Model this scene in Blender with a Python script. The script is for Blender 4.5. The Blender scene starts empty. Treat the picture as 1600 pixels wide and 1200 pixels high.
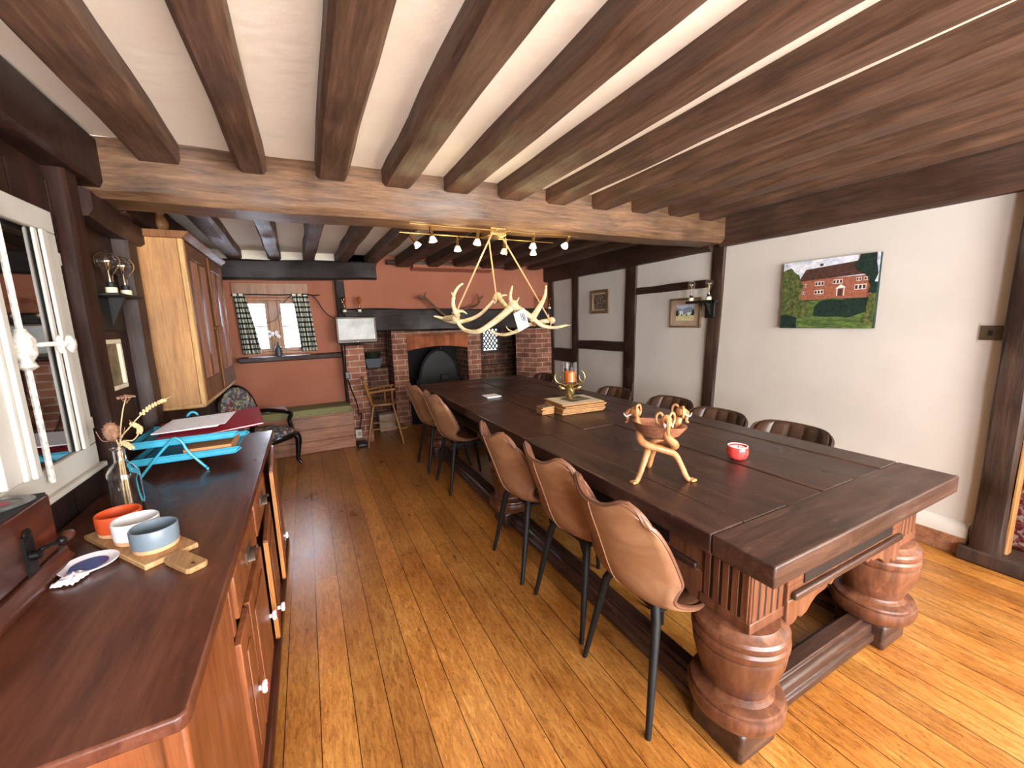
import bpy, bmesh, math, random
from mathutils import Vector, Matrix, noise
random.seed(7)
PI = math.pi
S = bpy.context.scene
C = S.collection

# ------------------------------------------------------------------ camera, world, light, exposure
def make_camera():
    f_px, yaw, pitch, roll = 630.34, .466357893, .158503528, .0287159155
    cy, sy, cp, sp = math.cos(yaw), math.sin(yaw), math.cos(pitch), math.sin(pitch)
    f = Vector((sy*cp, cy*cp, -sp)); r = Vector((cy, -sy, 0)); d = f.cross(r)
    cr, sr = math.cos(roll), math.sin(roll)
    r2 = r*cr + d*sr; d2 = d*cr - r*sr
    cam = bpy.data.cameras.new('camera'); cam.sensor_fit = 'HORIZONTAL'; cam.sensor_width = 36
    cam.lens = f_px/1600*36; cam.clip_start = .02
    o = bpy.data.objects.new('camera', cam); C.objects.link(o)
    M = Matrix.Identity(4)
    for i in range(3):
        M[i][0] = r2[i]; M[i][1] = -d2[i]; M[i][2] = -f[i]
    M[0][3], M[1][3], M[2][3] = 0, 0, 1.5
    o.matrix_world = M
    S.camera = o
make_camera()
W = bpy.data.worlds.new('world'); S.world = W; W.use_nodes = True
W.node_tree.nodes['Background'].inputs[0].default_value = (.86, .93, 1, 1)
W.node_tree.nodes['Background'].inputs[1].default_value = 6.0
def area(name, loc, target, sx, sy, power, col):
    L = bpy.data.lights.new(name, 'AREA'); L.shape = 'RECTANGLE'; L.size = sx; L.size_y = sy
    L.energy = power; L.color = col
    o = bpy.data.objects.new(name, L); C.objects.link(o); o.location = loc
    o.rotation_euler = (Vector(target)-Vector(loc)).to_track_quat('-Z', 'Y').to_euler()
    return o
# daylight through the windows of the wall behind the photographer, the alcove window and the leaded window; two added fills lift the ceiling
area('daylight_garden_window', (2.15, -2.35, 1.45), (2.15, 3, 1.2), 2.3, 1.4, 280, (1, .965, .92))
area('added_ceiling_fill_right', (2.1, -2.75, .35), (2.0, .6, 2.4), 2.4, .8, 390, (1, .94, .87))  # added low lamp aimed up through the opening to brighten the ceiling
area('added_ceiling_fill_left', (.05, -2.75, .35), (0, .6, 2.4), 1.1, .8, 240, (1, .92, .88))  # second added upward fill, for the left part of the ceiling
area('daylight_left_window', (.05, -2.35, 1.45), (.05, 3, 1.2), 1.1, 1.3, 150, (.95, .94, 1))
area('daylight_alcove_window', (-.28, 5.98, 1.52), (-.2, 2, 1.1), .8, .62, 125, (.74, .83, 1))
area('daylight_doorway', (4.9, -.2, 1.9), (3.4, .2, .6), .9, .9, 25, (1, .9, .78))
S.view_settings.view_transform = 'Standard'; S.view_settings.look = 'None'
S.view_settings.exposure = 0.22; S.view_settings.gamma = 1; S.view_settings.use_curve_mapping = False

# ------------------------------------------------------------------ materials
def lin(h):
    h = h.lstrip('#'); v = [int(h[i:i+2], 16)/255 for i in (0, 2, 4)]
    return tuple(c/12.92 if c <= .04045 else ((c+.055)/1.055)**2.4 for c in v) + (1,)
class NT:
    def __init__(s, name):
        s.m = bpy.data.materials.new(name); s.m.use_nodes = True
        s.t = s.m.node_tree; s.b = s.t.nodes['Principled BSDF']
    def n(s, typ, **kw):
        nd = s.t.nodes.new(typ)
        for k, v in kw.items():
            if k in nd.inputs: nd.inputs[k].default_value = v
            else: setattr(nd, k, v)
        return nd
    def l(s, a, ao, b, bi):
        s.t.links.new(a.outputs[ao], b.inputs[bi])
    def coord(s, kind='Object', scale=(1, 1, 1), rot=(0, 0, 0), loc=(0, 0, 0)):
        tc = s.n('ShaderNodeTexCoord'); mp = s.n('ShaderNodeMapping')
        mp.inputs['Scale'].default_value = scale; mp.inputs['Rotation'].default_value = rot; mp.inputs['Location'].default_value = loc
        s.l(tc, kind, mp, 'Vector'); return mp
    def ramp(s, stops, interp='LINEAR'):
        r = s.n('ShaderNodeValToRGB'); e = r.color_ramp.elements; r.color_ramp.interpolation = interp
        while len(e) < len(stops): e.new(.5)
        for x, (p, c) in zip(e, stops):
            x.position = p; x.color = lin(c) if isinstance(c, str) else c
        return r
    def mix(s, mode='MIX', fac=None):
        m = s.n('ShaderNodeMix'); m.data_type = 'RGBA'; m.blend_type = mode
        if fac is not None: m.inputs[0].default_value = fac
        return m
    def bump(s, nd, out, strength, dist=.01):
        b = s.n('ShaderNodeBump'); b.inputs['Strength'].default_value = strength; b.inputs['Distance'].default_value = dist
        s.l(nd, out, b, 'Height'); s.l(b, 'Normal', s.b, 'Normal'); return b
def setb(t, rough=.5, metal=0, spec=.5, **kw):
    t.b.inputs['Roughness'].default_value = rough; t.b.inputs['Metallic'].default_value = metal
    t.b.inputs['Specular IOR Level'].default_value = spec
    for k, v in kw.items(): t.b.inputs[k].default_value = v
def flat(name, col, rough=.5, metal=0, var=.12, scale=14, bump=.1, **kw):
    t = NT(name); setb(t, rough, metal, **kw)
    c = t.coord(); nz = t.n('ShaderNodeTexNoise', Scale=scale, Detail=5.0)
    t.l(c, 0, nz, 'Vector')
    l = lin(col); lo = tuple(x*(1-var) for x in l[:3])+(1,); hi = tuple(min(1, x*(1+var)) for x in l[:3])+(1,)
    r = t.ramp([(.3, lo), (.7, hi)]); t.l(nz, 'Fac', r, 'Fac'); t.l(r, 'Color', t.b, 'Base Color')
    if bump: t.bump(nz, 'Fac', bump, .004)
    return t.m
def wood(name, dark, mid, light, axis='y', scale=1.0, rough=.5, bump=.3, wear=None, stretch=14, spec=.5, k=.74):
    t = NT(name); dark, mid, light = [tuple(q*k for q in lin(c)[:3])+(1,) for c in (dark, mid, light)]; setb(t, rough, 0, spec)
    sc = [stretch*scale]*3; sc['xyz'.index(axis)] = 1.1*scale
    c = t.coord(scale=sc)
    nz = t.n('ShaderNodeTexNoise', Scale=2.6, Detail=12.0, Roughness=.72, Distortion=.35); t.l(c, 0, nz, 'Vector')
    r = t.ramp([(.3, dark), (.5, mid), (.7, light)]); t.l(nz, 'Fac', r, 'Fac')
    c2 = t.coord(scale=(2.2*scale,)*3); n2 = t.n('ShaderNodeTexNoise', Scale=1.3, Detail=4.0); t.l(c2, 0, n2, 'Vector')
    r2 = t.ramp([(.3, (.62, .6, .58, 1)), (.65, (1.12, 1.1, 1.08, 1))]); t.l(n2, 'Fac', r2, 'Fac')
    m = t.mix('MULTIPLY', 1.0); t.l(r, 'Color', m, 6); t.l(r2, 'Color', m, 7)
    out = m
    if wear:
        n3 = t.n('ShaderNodeTexNoise', Scale=9.0, Detail=10.0, Roughness=.7); t.l(c2, 0, n3, 'Vector')
        r3 = t.ramp([(.6, (0, 0, 0, 1)), (.75, (.55, .55, .55, 1))]); t.l(n3, 'Fac', r3, 'Fac')
        m2 = t.mix('MIX'); t.l(r3, 'Color', m2, 0); t.l(m, 2, m2, 6); m2.inputs[7].default_value = lin(wear); out = m2
    sg = [70*scale]*3; sg['xyz'.index(axis)] = 5*scale
    cg = t.coord(scale=sg); ng = t.n('ShaderNodeTexNoise', Scale=2.0, Detail=5.0, Roughness=.6); t.l(cg, 0, ng, 'Vector')
    rg = t.ramp([(.32, (.72, .7, .68, 1)), (.6, (1.08, 1.08, 1.08, 1))]); t.l(ng, 'Fac', rg, 'Fac')
    mg = t.mix('MULTIPLY', .8); t.l(out, 2, mg, 6); t.l(rg, 'Color', mg, 7); t.l(mg, 2, t.b, 'Base Color')
    rr = t.ramp([(.35, (rough*.75,)*3+(1,)), (.65, (min(1, rough*1.25),)*3+(1,))]); t.l(n2, 'Fac', rr, 'Fac'); t.l(rr, 'Color', t.b, 'Roughness')
    t.bump(nz, 'Fac', bump, .006)
    return t.m
def plaster(name, col, col2, rough=.85, bump=.35, scale=5):
    t = NT(name); setb(t, rough, 0, .25)
    c = t.coord(); n1 = t.n('ShaderNodeTexNoise', Scale=scale*.35, Detail=5.0); n2 = t.n('ShaderNodeTexNoise', Scale=scale*4, Detail=6.0)
    t.l(c, 0, n1, 'Vector'); t.l(c, 0, n2, 'Vector')
    r = t.ramp([(.35, col2), (.6, col)]); t.l(n1, 'Fac', r, 'Fac'); t.l(r, 'Color', t.b, 'Base Color')
    ad = t.n('ShaderNodeMath', operation='ADD'); t.l(n1, 'Fac', ad, 0); mu = t.n('ShaderNodeMath', operation='MULTIPLY'); mu.inputs[1].default_value = .25
    t.l(n2, 'Fac', mu, 0); t.l(mu, 0, ad, 1); t.bump(ad, 0, bump, .02)
    return t.m
def brick(name, c1, c2, mortar, bw=.225, bh=.075, ms=.012, rot=0, dirt=.5):
    t = NT(name); setb(t, .9, 0, .2)
    c = t.coord('UV', rot=(0, 0, rot)); bt = t.n('ShaderNodeTexBrick'); t.l(c, 0, bt, 'Vector')
    bt.inputs['Color1'].default_value = lin(c1); bt.inputs['Color2'].default_value = lin(c2); bt.inputs['Mortar'].default_value = lin(mortar)
    bt.inputs['Scale'].default_value = 1; bt.inputs['Mortar Size'].default_value = ms/2; bt.inputs['Mortar Smooth'].default_value = .3
    bt.inputs['Brick Width'].default_value = bw; bt.inputs['Row Height'].default_value = bh; bt.inputs['Bias'].default_value = -.1
    co = t.coord(); nz = t.n('ShaderNodeTexNoise', Scale=6.0, Detail=6.0); t.l(co, 0, nz, 'Vector')
    r = t.ramp([(.3, (1-dirt, 1-dirt, 1-dirt, 1)), (.65, (1.1, 1.1, 1.1, 1))]); t.l(nz, 'Fac', r, 'Fac')
    m = t.mix('MULTIPLY', 1.0); t.l(bt, 'Color', m, 6); t.l(r, 'Color', m, 7); t.l(m, 2, t.b, 'Base Color')
    inv = t.n('ShaderNodeMath', operation='SUBTRACT'); inv.inputs[0].default_value = 1; t.l(bt, 'Fac', inv, 1)
    ad = t.n('ShaderNodeMath', operation='MULTIPLY_ADD'); t.l(nz, 'Fac', ad, 0); ad.inputs[1].default_value = .5; t.l(inv, 0, ad, 2)
    t.bump(ad, 0, .6, .012)
    return t.m
def floor_mat():
    t = NT('floor_boards'); setb(t, .33, 0, .5)
    c = t.coord('Object', rot=(0, 0, PI/2)); bt = t.n('ShaderNodeTexBrick'); t.l(c, 0, bt, 'Vector')
    bt.offset_frequency = 2; bt.offset = .43
    bt.inputs['Color1'].default_value = (.74, .74, .74, 1); bt.inputs['Color2'].default_value = (1.1, 1.1, 1.1, 1); bt.inputs['Mortar'].default_value = (.1, .08, .06, 1)
    bt.inputs['Scale'].default_value = 1; bt.inputs['Mortar Size'].default_value = .0019; bt.inputs['Mortar Smooth'].default_value = .2
    bt.inputs['Brick Width'].default_value = 9.7; bt.inputs['Row Height'].default_value = .122; bt.inputs['Bias'].default_value = .1
    cs = t.coord(scale=(24, 4.5, 1)); nz = t.n('ShaderNodeTexNoise', Scale=2.4, Detail=14.0, Roughness=.78, Distortion=.7); t.l(cs, 0, nz, 'Vector')
    r = t.ramp([(.28, '#5e3a18'), (.42, '#96652f'), (.56, '#b27f42'), (.74, '#caa05f')]); t.l(nz, 'Fac', r, 'Fac')
    m = t.mix('MULTIPLY', 1.0); t.l(r, 'Color', m, 6); t.l(bt, 'Color', m, 7)
    c2 = t.coord(scale=(2.2, 1.2, 1)); n2 = t.n('ShaderNodeTexNoise', Scale=1.6, Detail=5.0); t.l(c2, 0, n2, 'Vector')
    r2 = t.ramp([(.32, (.72, .58, .46, 1)), (.5, (.95, .84, .72, 1)), (.66, (1.08, 1.05, 1.0, 1))]); t.l(n2, 'Fac', r2, 'Fac')
    m2 = t.mix('MULTIPLY', 1.0); t.l(m, 2, m2, 6); t.l(r2, 'Color', m2, 7)
    # knots and scuffs
    c3 = t.coord(scale=(5, 1.6, 1)); vo = t.n('ShaderNodeTexVoronoi', Scale=1.6); t.l(c3, 0, vo, 'Vector')
    r3 = t.ramp([(.03, (.25, .13, .06, 1)), (.085, (1, 1, 1, 1))]); t.l(vo, 'Distance', r3, 'Fac')
    m3 = t.mix('MULTIPLY', .85); t.l(m2, 2, m3, 6); t.l(r3, 'Color', m3, 7); c4 = t.coord(scale=(46, 20, 1)); n4 = t.n('ShaderNodeTexNoise', Scale=2.2, Detail=8.0, Roughness=.7); t.l(c4, 0, n4, 'Vector')
    r4 = t.ramp([(.32, (.5, .4, .32, 1)), (.43, (1, 1, 1, 1)), (.7, (1.12, 1.1, 1.08, 1))]); t.l(n4, 'Fac', r4, 'Fac')
    m4 = t.mix('MULTIPLY', .9); t.l(m3, 2, m4, 6); t.l(r4, 'Color', m4, 7); t.l(m4, 2, t.b, 'Base Color')
    rr = t.ramp([(.2, (.25, .25, .25, 1)), (.8, (.36, .36, .36, 1))]); t.l(n2, 'Fac', rr, 'Fac'); t.l(rr, 'Color', t.b, 'Roughness')
    inv = t.n('ShaderNodeMath', operation='MULTIPLY_ADD'); t.l(nz, 'Fac', inv, 0); inv.inputs[1].default_value = .25
    s1 = t.n('ShaderNodeMath', operation='SUBTRACT'); s1.inputs[0].default_value = 1; t.l(bt, 'Fac', s1, 1); t.l(s1, 0, inv, 2)
    t.bump(inv, 0, .35, .006)
    return t.m
def glass(name, col=(1, 1, 1, 1), rough=0.0, ior=1.45):
    t = NT(name); setb(t, rough, 0, .5); t.b.inputs['Base Color'].default_value = col
    t.b.inputs['Transmission Weight'].default_value = 1; t.b.inputs['IOR'].default_value = ior
    return t.m
def emit(name, col, s):
    t = NT(name); t.b.inputs['Base Color'].default_value = lin(col); t.b.inputs['Emission Color'].default_value = lin(col); t.b.inputs['Emission Strength'].default_value = s
    return t.m
def check_fabric():
    t = NT('gingham_cloth'); setb(t, .9, 0, .1)
    c = t.coord('UV', scale=(17, 17, 17)); sx = t.n('ShaderNodeSeparateXYZ'); t.l(c, 0, sx, 0)
    outs = []
    for k in (0, 1):
        fr = t.n('ShaderNodeMath', operation='FRACT'); t.l(sx, k, fr, 0)
        gt = t.n('ShaderNodeMath', operation='LESS_THAN'); t.l(fr, 0, gt, 0); gt.inputs[1].default_value = .34; outs.append(gt)
    ad = t.n('ShaderNodeMath', operation='ADD'); t.l(outs[0], 0, ad, 0); t.l(outs[1], 0, ad, 1)
    h = t.n('ShaderNodeMath', operation='MULTIPLY'); t.l(ad, 0, h, 0); h.inputs[1].default_value = .5
    r = t.ramp([(.2, '#ddd8c6'), (.4, '#3d4a48'), (.9, '#161e20')], 'CONSTANT'); t.l(h, 0, r, 'Fac'); t.l(r, 'Color', t.b, 'Base Color')
    t.b.inputs['Transmission Weight'].default_value = 0
    return t.m
def floral():
    t = NT('floral_tapestry'); setb(t, .9, 0, .1)
    c = t.coord(scale=(1, 1, 1)); v = t.n('ShaderNodeTexVoronoi', Scale=44.0); t.l(c, 0, v, 'Vector')
    sp = t.n('ShaderNodeSeparateColor'); t.l(v, 'Color', sp, 0)
    r = t.ramp([(0, '#565b70'), (.2, '#8f8b78'), (.38, '#5b6152'), (.55, '#a89b7c'), (.72, '#7b7f92'), (.86, '#8e3f45'), (.95, '#c9b9a0')], 'CONSTANT'); t.l(sp, 0, r, 'Fac')
    nz = t.n('ShaderNodeTexNoise', Scale=34.0, Detail=4.0); t.l(c, 0, nz, 'Vector'); rr = t.ramp([(.3, (.5, .5, .5, 1)), (.7, (1.2, 1.2, 1.2, 1))]); t.l(nz, 'Fac', rr, 'Fac')
    m = t.mix('MULTIPLY', 1.0); t.l(r, 'Color', m, 6); t.l(rr, 'Color', m, 7); t.l(m, 2, t.b, 'Base Color'); t.bump(nz, 'Fac', .2, .003)
    return t.m
def leather(name, d, m_, l, rough=.42):
    t = NT(name); setb(t, rough, 0, .5)
    c = t.coord(); n1 = t.n('ShaderNodeTexNoise', Scale=5.0, Detail=8.0, Roughness=.6, Distortion=.5); t.l(c, 0, n1, 'Vector')
    r = t.ramp([(.3, d), (.5, m_), (.72, l)]); t.l(n1, 'Fac', r, 'Fac'); t.l(r, 'Color', t.b, 'Base Color')
    v = t.n('ShaderNodeTexVoronoi', Scale=220.0); t.l(c, 0, v, 'Vector'); t.bump(v, 'Distance', .08, .002)
    return t.m
def noise_paint(name, stops, scale=8, axis_z=True, aspect=(1, 1, 1)):
    t = NT(name); setb(t, .7, 0, .2)
    c = t.coord(scale=aspect); nz = t.n('ShaderNodeTexNoise', Scale=scale*2.2, Detail=10.0, Roughness=.72); t.l(c, 0, nz, 'Vector')
    r = t.ramp(stops); t.l(nz, 'Fac', r, 'Fac'); t.l(r, 'Color', t.b, 'Base Color'); return t.m

M = {}
M['floor'] = floor_mat()
M['ceil'] = plaster('ceiling_plaster', '#f4ecdc', '#eee3d2', bump=.5)
M['white'] = plaster('white_limewash', '#cbc6bf', '#c2bdb5', bump=.25)
M['salmon'] = plaster('terracotta_paint', '#a0664f', '#975d47', bump=.15)
M['joist'] = wood('oak_joist', '#3a261a', '#654633', '#80604a', 'y', 1, .6, .5)
M['beamx'] = wood('oak_beam', '#3a281b', '#765539', '#92704d', 'x', 1, .55, .6)
M['plate'] = wood('oak_plate', '#2a1a12', '#4b3124', '#624534', 'y', 1, .6, .5)
M['post'] = wood('dark_oak_post', '#21140e', '#3d271b', '#503627', 'z', 1, .6, .5)
M['dbeam'] = wood('blackened_oak', '#0e0906', '#1f140d', '#33231a', 'x', 1, .65, .5)
M['rail'] = wood('dark_oak_rail', '#21140e', '#3a2419', '#4d3325', 'y', 1, .6, .5)
M['panel'] = wood('dark_stained_panelling', '#1f110c', '#371e15', '#4b2a1e', 'z', .8, .5, .25, spec=.3, k=.6)
M['brick'] = brick('red_brick', '#9a6753', '#7a4b3b', '#b8a594')
M['brickdark'] = brick('sooty_brick', '#6f4a3c', '#503328', '#87766a', dirt=.65)
M['soldier'] = brick('soldier_course_brick', '#a3603f', '#84492e', '#6f4630', .075, .26, .004, 0, .45)
M['soot'] = flat('soot', '#0c0a09', .95)
M['iron'] = flat('black_iron', '#151413', .45, .6, .3)
M['ironm'] = flat('matt_black_iron', '#100f0e', .6, .2, .3)
M['pine'] = wood('waxed_pine', '#a06f40', '#b8864e', '#c8995f', 'z', .7, .5, .12, '#8a5a30', 6)
M['pineend'] = wood('pine_edge', '#9a6c3c', '#caa067', '#dcb67e', 'z', .7, .6, .3, '#7a5632')
M['pinedoor'] = wood('pine_door_frame', '#5f3a1f', '#7d5230', '#946740', 'z', .7, .6, .2, spec=.3)
M['pinkpanel'] = flat('pink_painted_panel', '#9f6a5a', .7, 0, .08, 5)
M['bench'] = wood('pine_bench_boards', '#80533a', '#ac7657', '#be8f72', 'x', .8, .5, .25, '#74452f')
M['table'] = wood('dark_oak_table', '#2d1b15', '#4d3127', '#66483b', 'y', .9, .36, .35, '#7d5d4c', k=.62)
M['tablex'] = wood('dark_oak_breadboard', '#2f1d17', '#51362b', '#6d5043', 'x', .9, .38, .35, '#83665a', k=.66)
M['tleg'] = wood('turned_oak', '#4f2d1e', '#7c4c34', '#976648', 'z', .6, .38, .15, '#8f6a5a')
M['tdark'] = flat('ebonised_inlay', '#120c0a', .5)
M['mahog'] = wood('mahogany_top', '#3f1f14', '#613626', '#774936', 'y', .6, .34, .12, '#7a4a34', 9, k=.95)
M['mahogz'] = wood('mahogany_front', '#70391d', '#955632', '#ae7146', 'z', .6, .35, .12, None, 10)
M['mahogl'] = wood('mahogany_edge_painted_light', '#b06a30', '#cf8a48', '#dda062', 'z', .6, .5, .1)  # paler copy of the front wood: light on the ajar edges painted in
M['mahogdk'] = wood('mahogany_box', '#351a11', '#52291b', '#683a28', 'y', .6, .35, .12, None, 10)
M['leather'] = leather('tan_leather', '#694934', '#835c40', '#9e7655')
M['leatherd'] = leather('brown_inner_leather', '#553727', '#6e4835', '#855a44')
M['leatherk'] = leather('dark_brown_leather', '#2a1a12', '#3d281d', '#4f3527')
M['seam'] = flat('seam_thread', '#b58a68', .6)
M['brass'] = flat('polished_brass', '#b99a62', .28, 1, .1, bump=0)
M['brassd'] = flat('aged_brass', '#9c8a5c', .32, .9, .35, 60)
M['chrome'] = flat('chrome', '#c8c8c8', .2, 1, .05, bump=0)
M['steel'] = flat('dark_bronze', '#5a4c3f', .4, .35, .2)
M['antler'] = wood('bleached_antler', '#a98a5c', '#dccba2', '#efe3c4', 'x', 2, .5, .2, '#b08a55', 5)
M['antlerd'] = wood('dark_antler', '#3a2617', '#6d4e34', '#8d6b4a', 'x', 2, .6, .3, None, 5)
M['rope'] = flat('jute_rope', '#b98a62', .9, 0, .3, 200)
M['whitep'] = flat('white_gloss_paint', '#bdb9b1', .4, 0, .06, 8, .2)
M['whitechip'] = flat('chipped_white_paint', '#bfbab1', .55, 0, .4, 60, .4)
M['mirror'] = NT('dark_window_glass').m
_t = M['mirror'].node_tree.nodes['Principled BSDF']
_t.inputs['Base Color'].default_value = (.34, .34, .34, 1); _t.inputs['Metallic'].default_value = 1; _t.inputs['Roughness'].default_value = .03
M['glass'] = glass('clear_glass')
M['bulb'] = glass('bulb_glass', (1, .99, .97, 1), 0, 1.45)
M['amber'] = glass('amber_bulb_glass', (1, .78, .5, 1), 0, 1.45)
M['green'] = flat('green_cushion_cloth', '#7d7a52', .95, 0, .15, 40)
M['cloth'] = check_fabric()
M['floral'] = floral()
M['black'] = flat('ebonised_wood', '#0d0b0b', .25, 0, .2)
M['paper'] = flat('white_paper', '#f2f0f8', .8, 0, .03)
M['red'] = flat('red_glazed_ceramic', '#d0413e', .2, 0, .35, 40)
M['wax'] = flat('white_wax', '#efe9ee', .5)
M['orange'] = flat('orange_candle_wax', '#d27422', .45, 0, .15)
M['cream'] = flat('cream_porcelain', '#ddd0ae', .4)
M['cyan'] = flat('turquoise_wire', '#3799b6', .4)
M['folder'] = flat('red_card_folder', '#8f1828', .5, 0, .08)
M['kraft'] = flat('kraft_board', '#b98051', .7, 0, .08)
M['acacia'] = wood('acacia_board', '#a37446', '#c79a66', '#d9b07c', 'y', 1, .5, .1)
M['terra'] = flat('orange_stoneware', '#c8502a', .35, 0, .1)
M['whiteware'] = flat('white_stoneware', '#d9d6d6', .35, 0, .06)
M['greyware'] = flat('blue_grey_stoneware', '#6d7b86', .4, 0, .08)
M['rawclay'] = flat('bare_clay', '#c99a70', .8)
M['blueglaze'] = flat('blue_glaze', '#2c4691', .2)
M['dry'] = flat('dried_stem', '#c2a87c', .9, 0, .25, 60)
M['dryhead'] = flat('dried_seed_head', '#8a6650', .95, 0, .35, 90, .6)
M['carved'] = wood('carved_pale_wood', '#b5693a', '#dd9a62', '#efb780', 'z', 2, .45, .15)
M['bowl'] = wood('carved_bowl_wood', '#7d4a34', '#a86f52', '#c08a6c', 'y', 2, .4, .15)
M['placemat'] = wood('placemat_board', '#a3713f', '#c08d55', '#d0a06a', 'x', 2, .6, .1)
M['record'] = flat('black_vinyl', '#161616', .3, 0, .2, 5, 0)
M['felt'] = flat('black_felt', '#17171a', .8)
M['plastic'] = flat('black_plastic', '#0e0e10', .3, 0, .1)
M['screen'] = flat('pale_screen', '#b9c0bf', .3, 0, .25, 6, 0)
M['leafdk'] = flat('dark_leaf', '#141a10', .7)
M['potblue'] = flat('slate_blue_pot', '#3a4148', .5)
M['dimmer'] = flat('dimmer_panel_grey', '#a9aca4', .9, 0, .3, 6)
M['lead'] = flat('lead_came', '#1a1b1d', .6)
M['windowwood'] = wood('varnished_window_wood', '#8a5530', '#b07a4c', '#c59262', 'z', 1, .45, .15)
M['lampon'] = emit('lit_lamp_lens', '#ffedc4', 2.2)
M['hwood'] = wood('honey_beech', '#8a5526', '#b0783c', '#c89455', 'z', 1, .4, .12)
M['frameg'] = wood('faded_gilt_frame', '#6d573c', '#8a7154', '#9c8566', 'z', 2, .5, .1)
M['framew'] = flat('pale_frame', '#cfc4b0', .5)
M['mount'] = flat('beige_mount', '#a8917c', .8)
M['paintd'] = noise_paint('old_oil_painting', [(.3, '#2b2622'), (.48, '#5a4c40'), (.62, '#8c8175'), (.75, '#6d4336')], 14)
M['painte'] = noise_paint('sepia_print', [(.3, '#4a3d2c'), (.5, '#6f614a'), (.7, '#8d8064')], 9)
M['paintsky'] = noise_paint('painted_pale_sky', [(.35, '#8f9bb4'), (.65, '#c9d2df')], 8)
M['painthill'] = noise_paint('painted_hill', [(.3, '#4c5747'), (.5, '#8393ad'), (.7, '#9a9a80')], 30)
M['paintsand'] = noise_paint('painted_sand', [(.3, '#b5ab7c'), (.7, '#d6d0a4')], 12)
M['paintwhite'] = flat('painted_white', '#d9d8d4', .7)
M['ptree'] = noise_paint('print_tree_green', [(.3, '#18231b'), (.48, '#48552f'), (.62, '#6f703f'), (.8, '#a0954f')], 16)
M['pgrass'] = noise_paint('print_lawn', [(.3, '#27351f'), (.5, '#4d6434'), (.7, '#7d9049')], 13, aspect=(1, .4, 1.6))
M['pdark'] = noise_paint('print_dark_foliage', [(.3, '#0f1713'), (.6, '#24382f'), (.8, '#3f5a44')], 18)
M['psky'] = noise_paint('print_cloudy_sky', [(.35, '#98a8c4'), (.55, '#e3e6ee')], 7)
M['proof'] = noise_paint('print_tile_roof', [(.3, '#2e211e'), (.6, '#563a32'), (.8, '#6b4c40')], 20)
M['pbrick'] = noise_paint('print_brick_front', [(.3, '#7d4636'), (.6, '#a26650'), (.8, '#b37a64')], 24)
M['pwhite'] = flat('print_white', '#dcdad4', .6)
M['carpet'] = noise_paint('red_patterned_textile', [(.35, '#2b0f10'), (.5, '#5d1c1e'), (.6, '#8f7d72'), (.72, '#4a1517')], 14)

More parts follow.
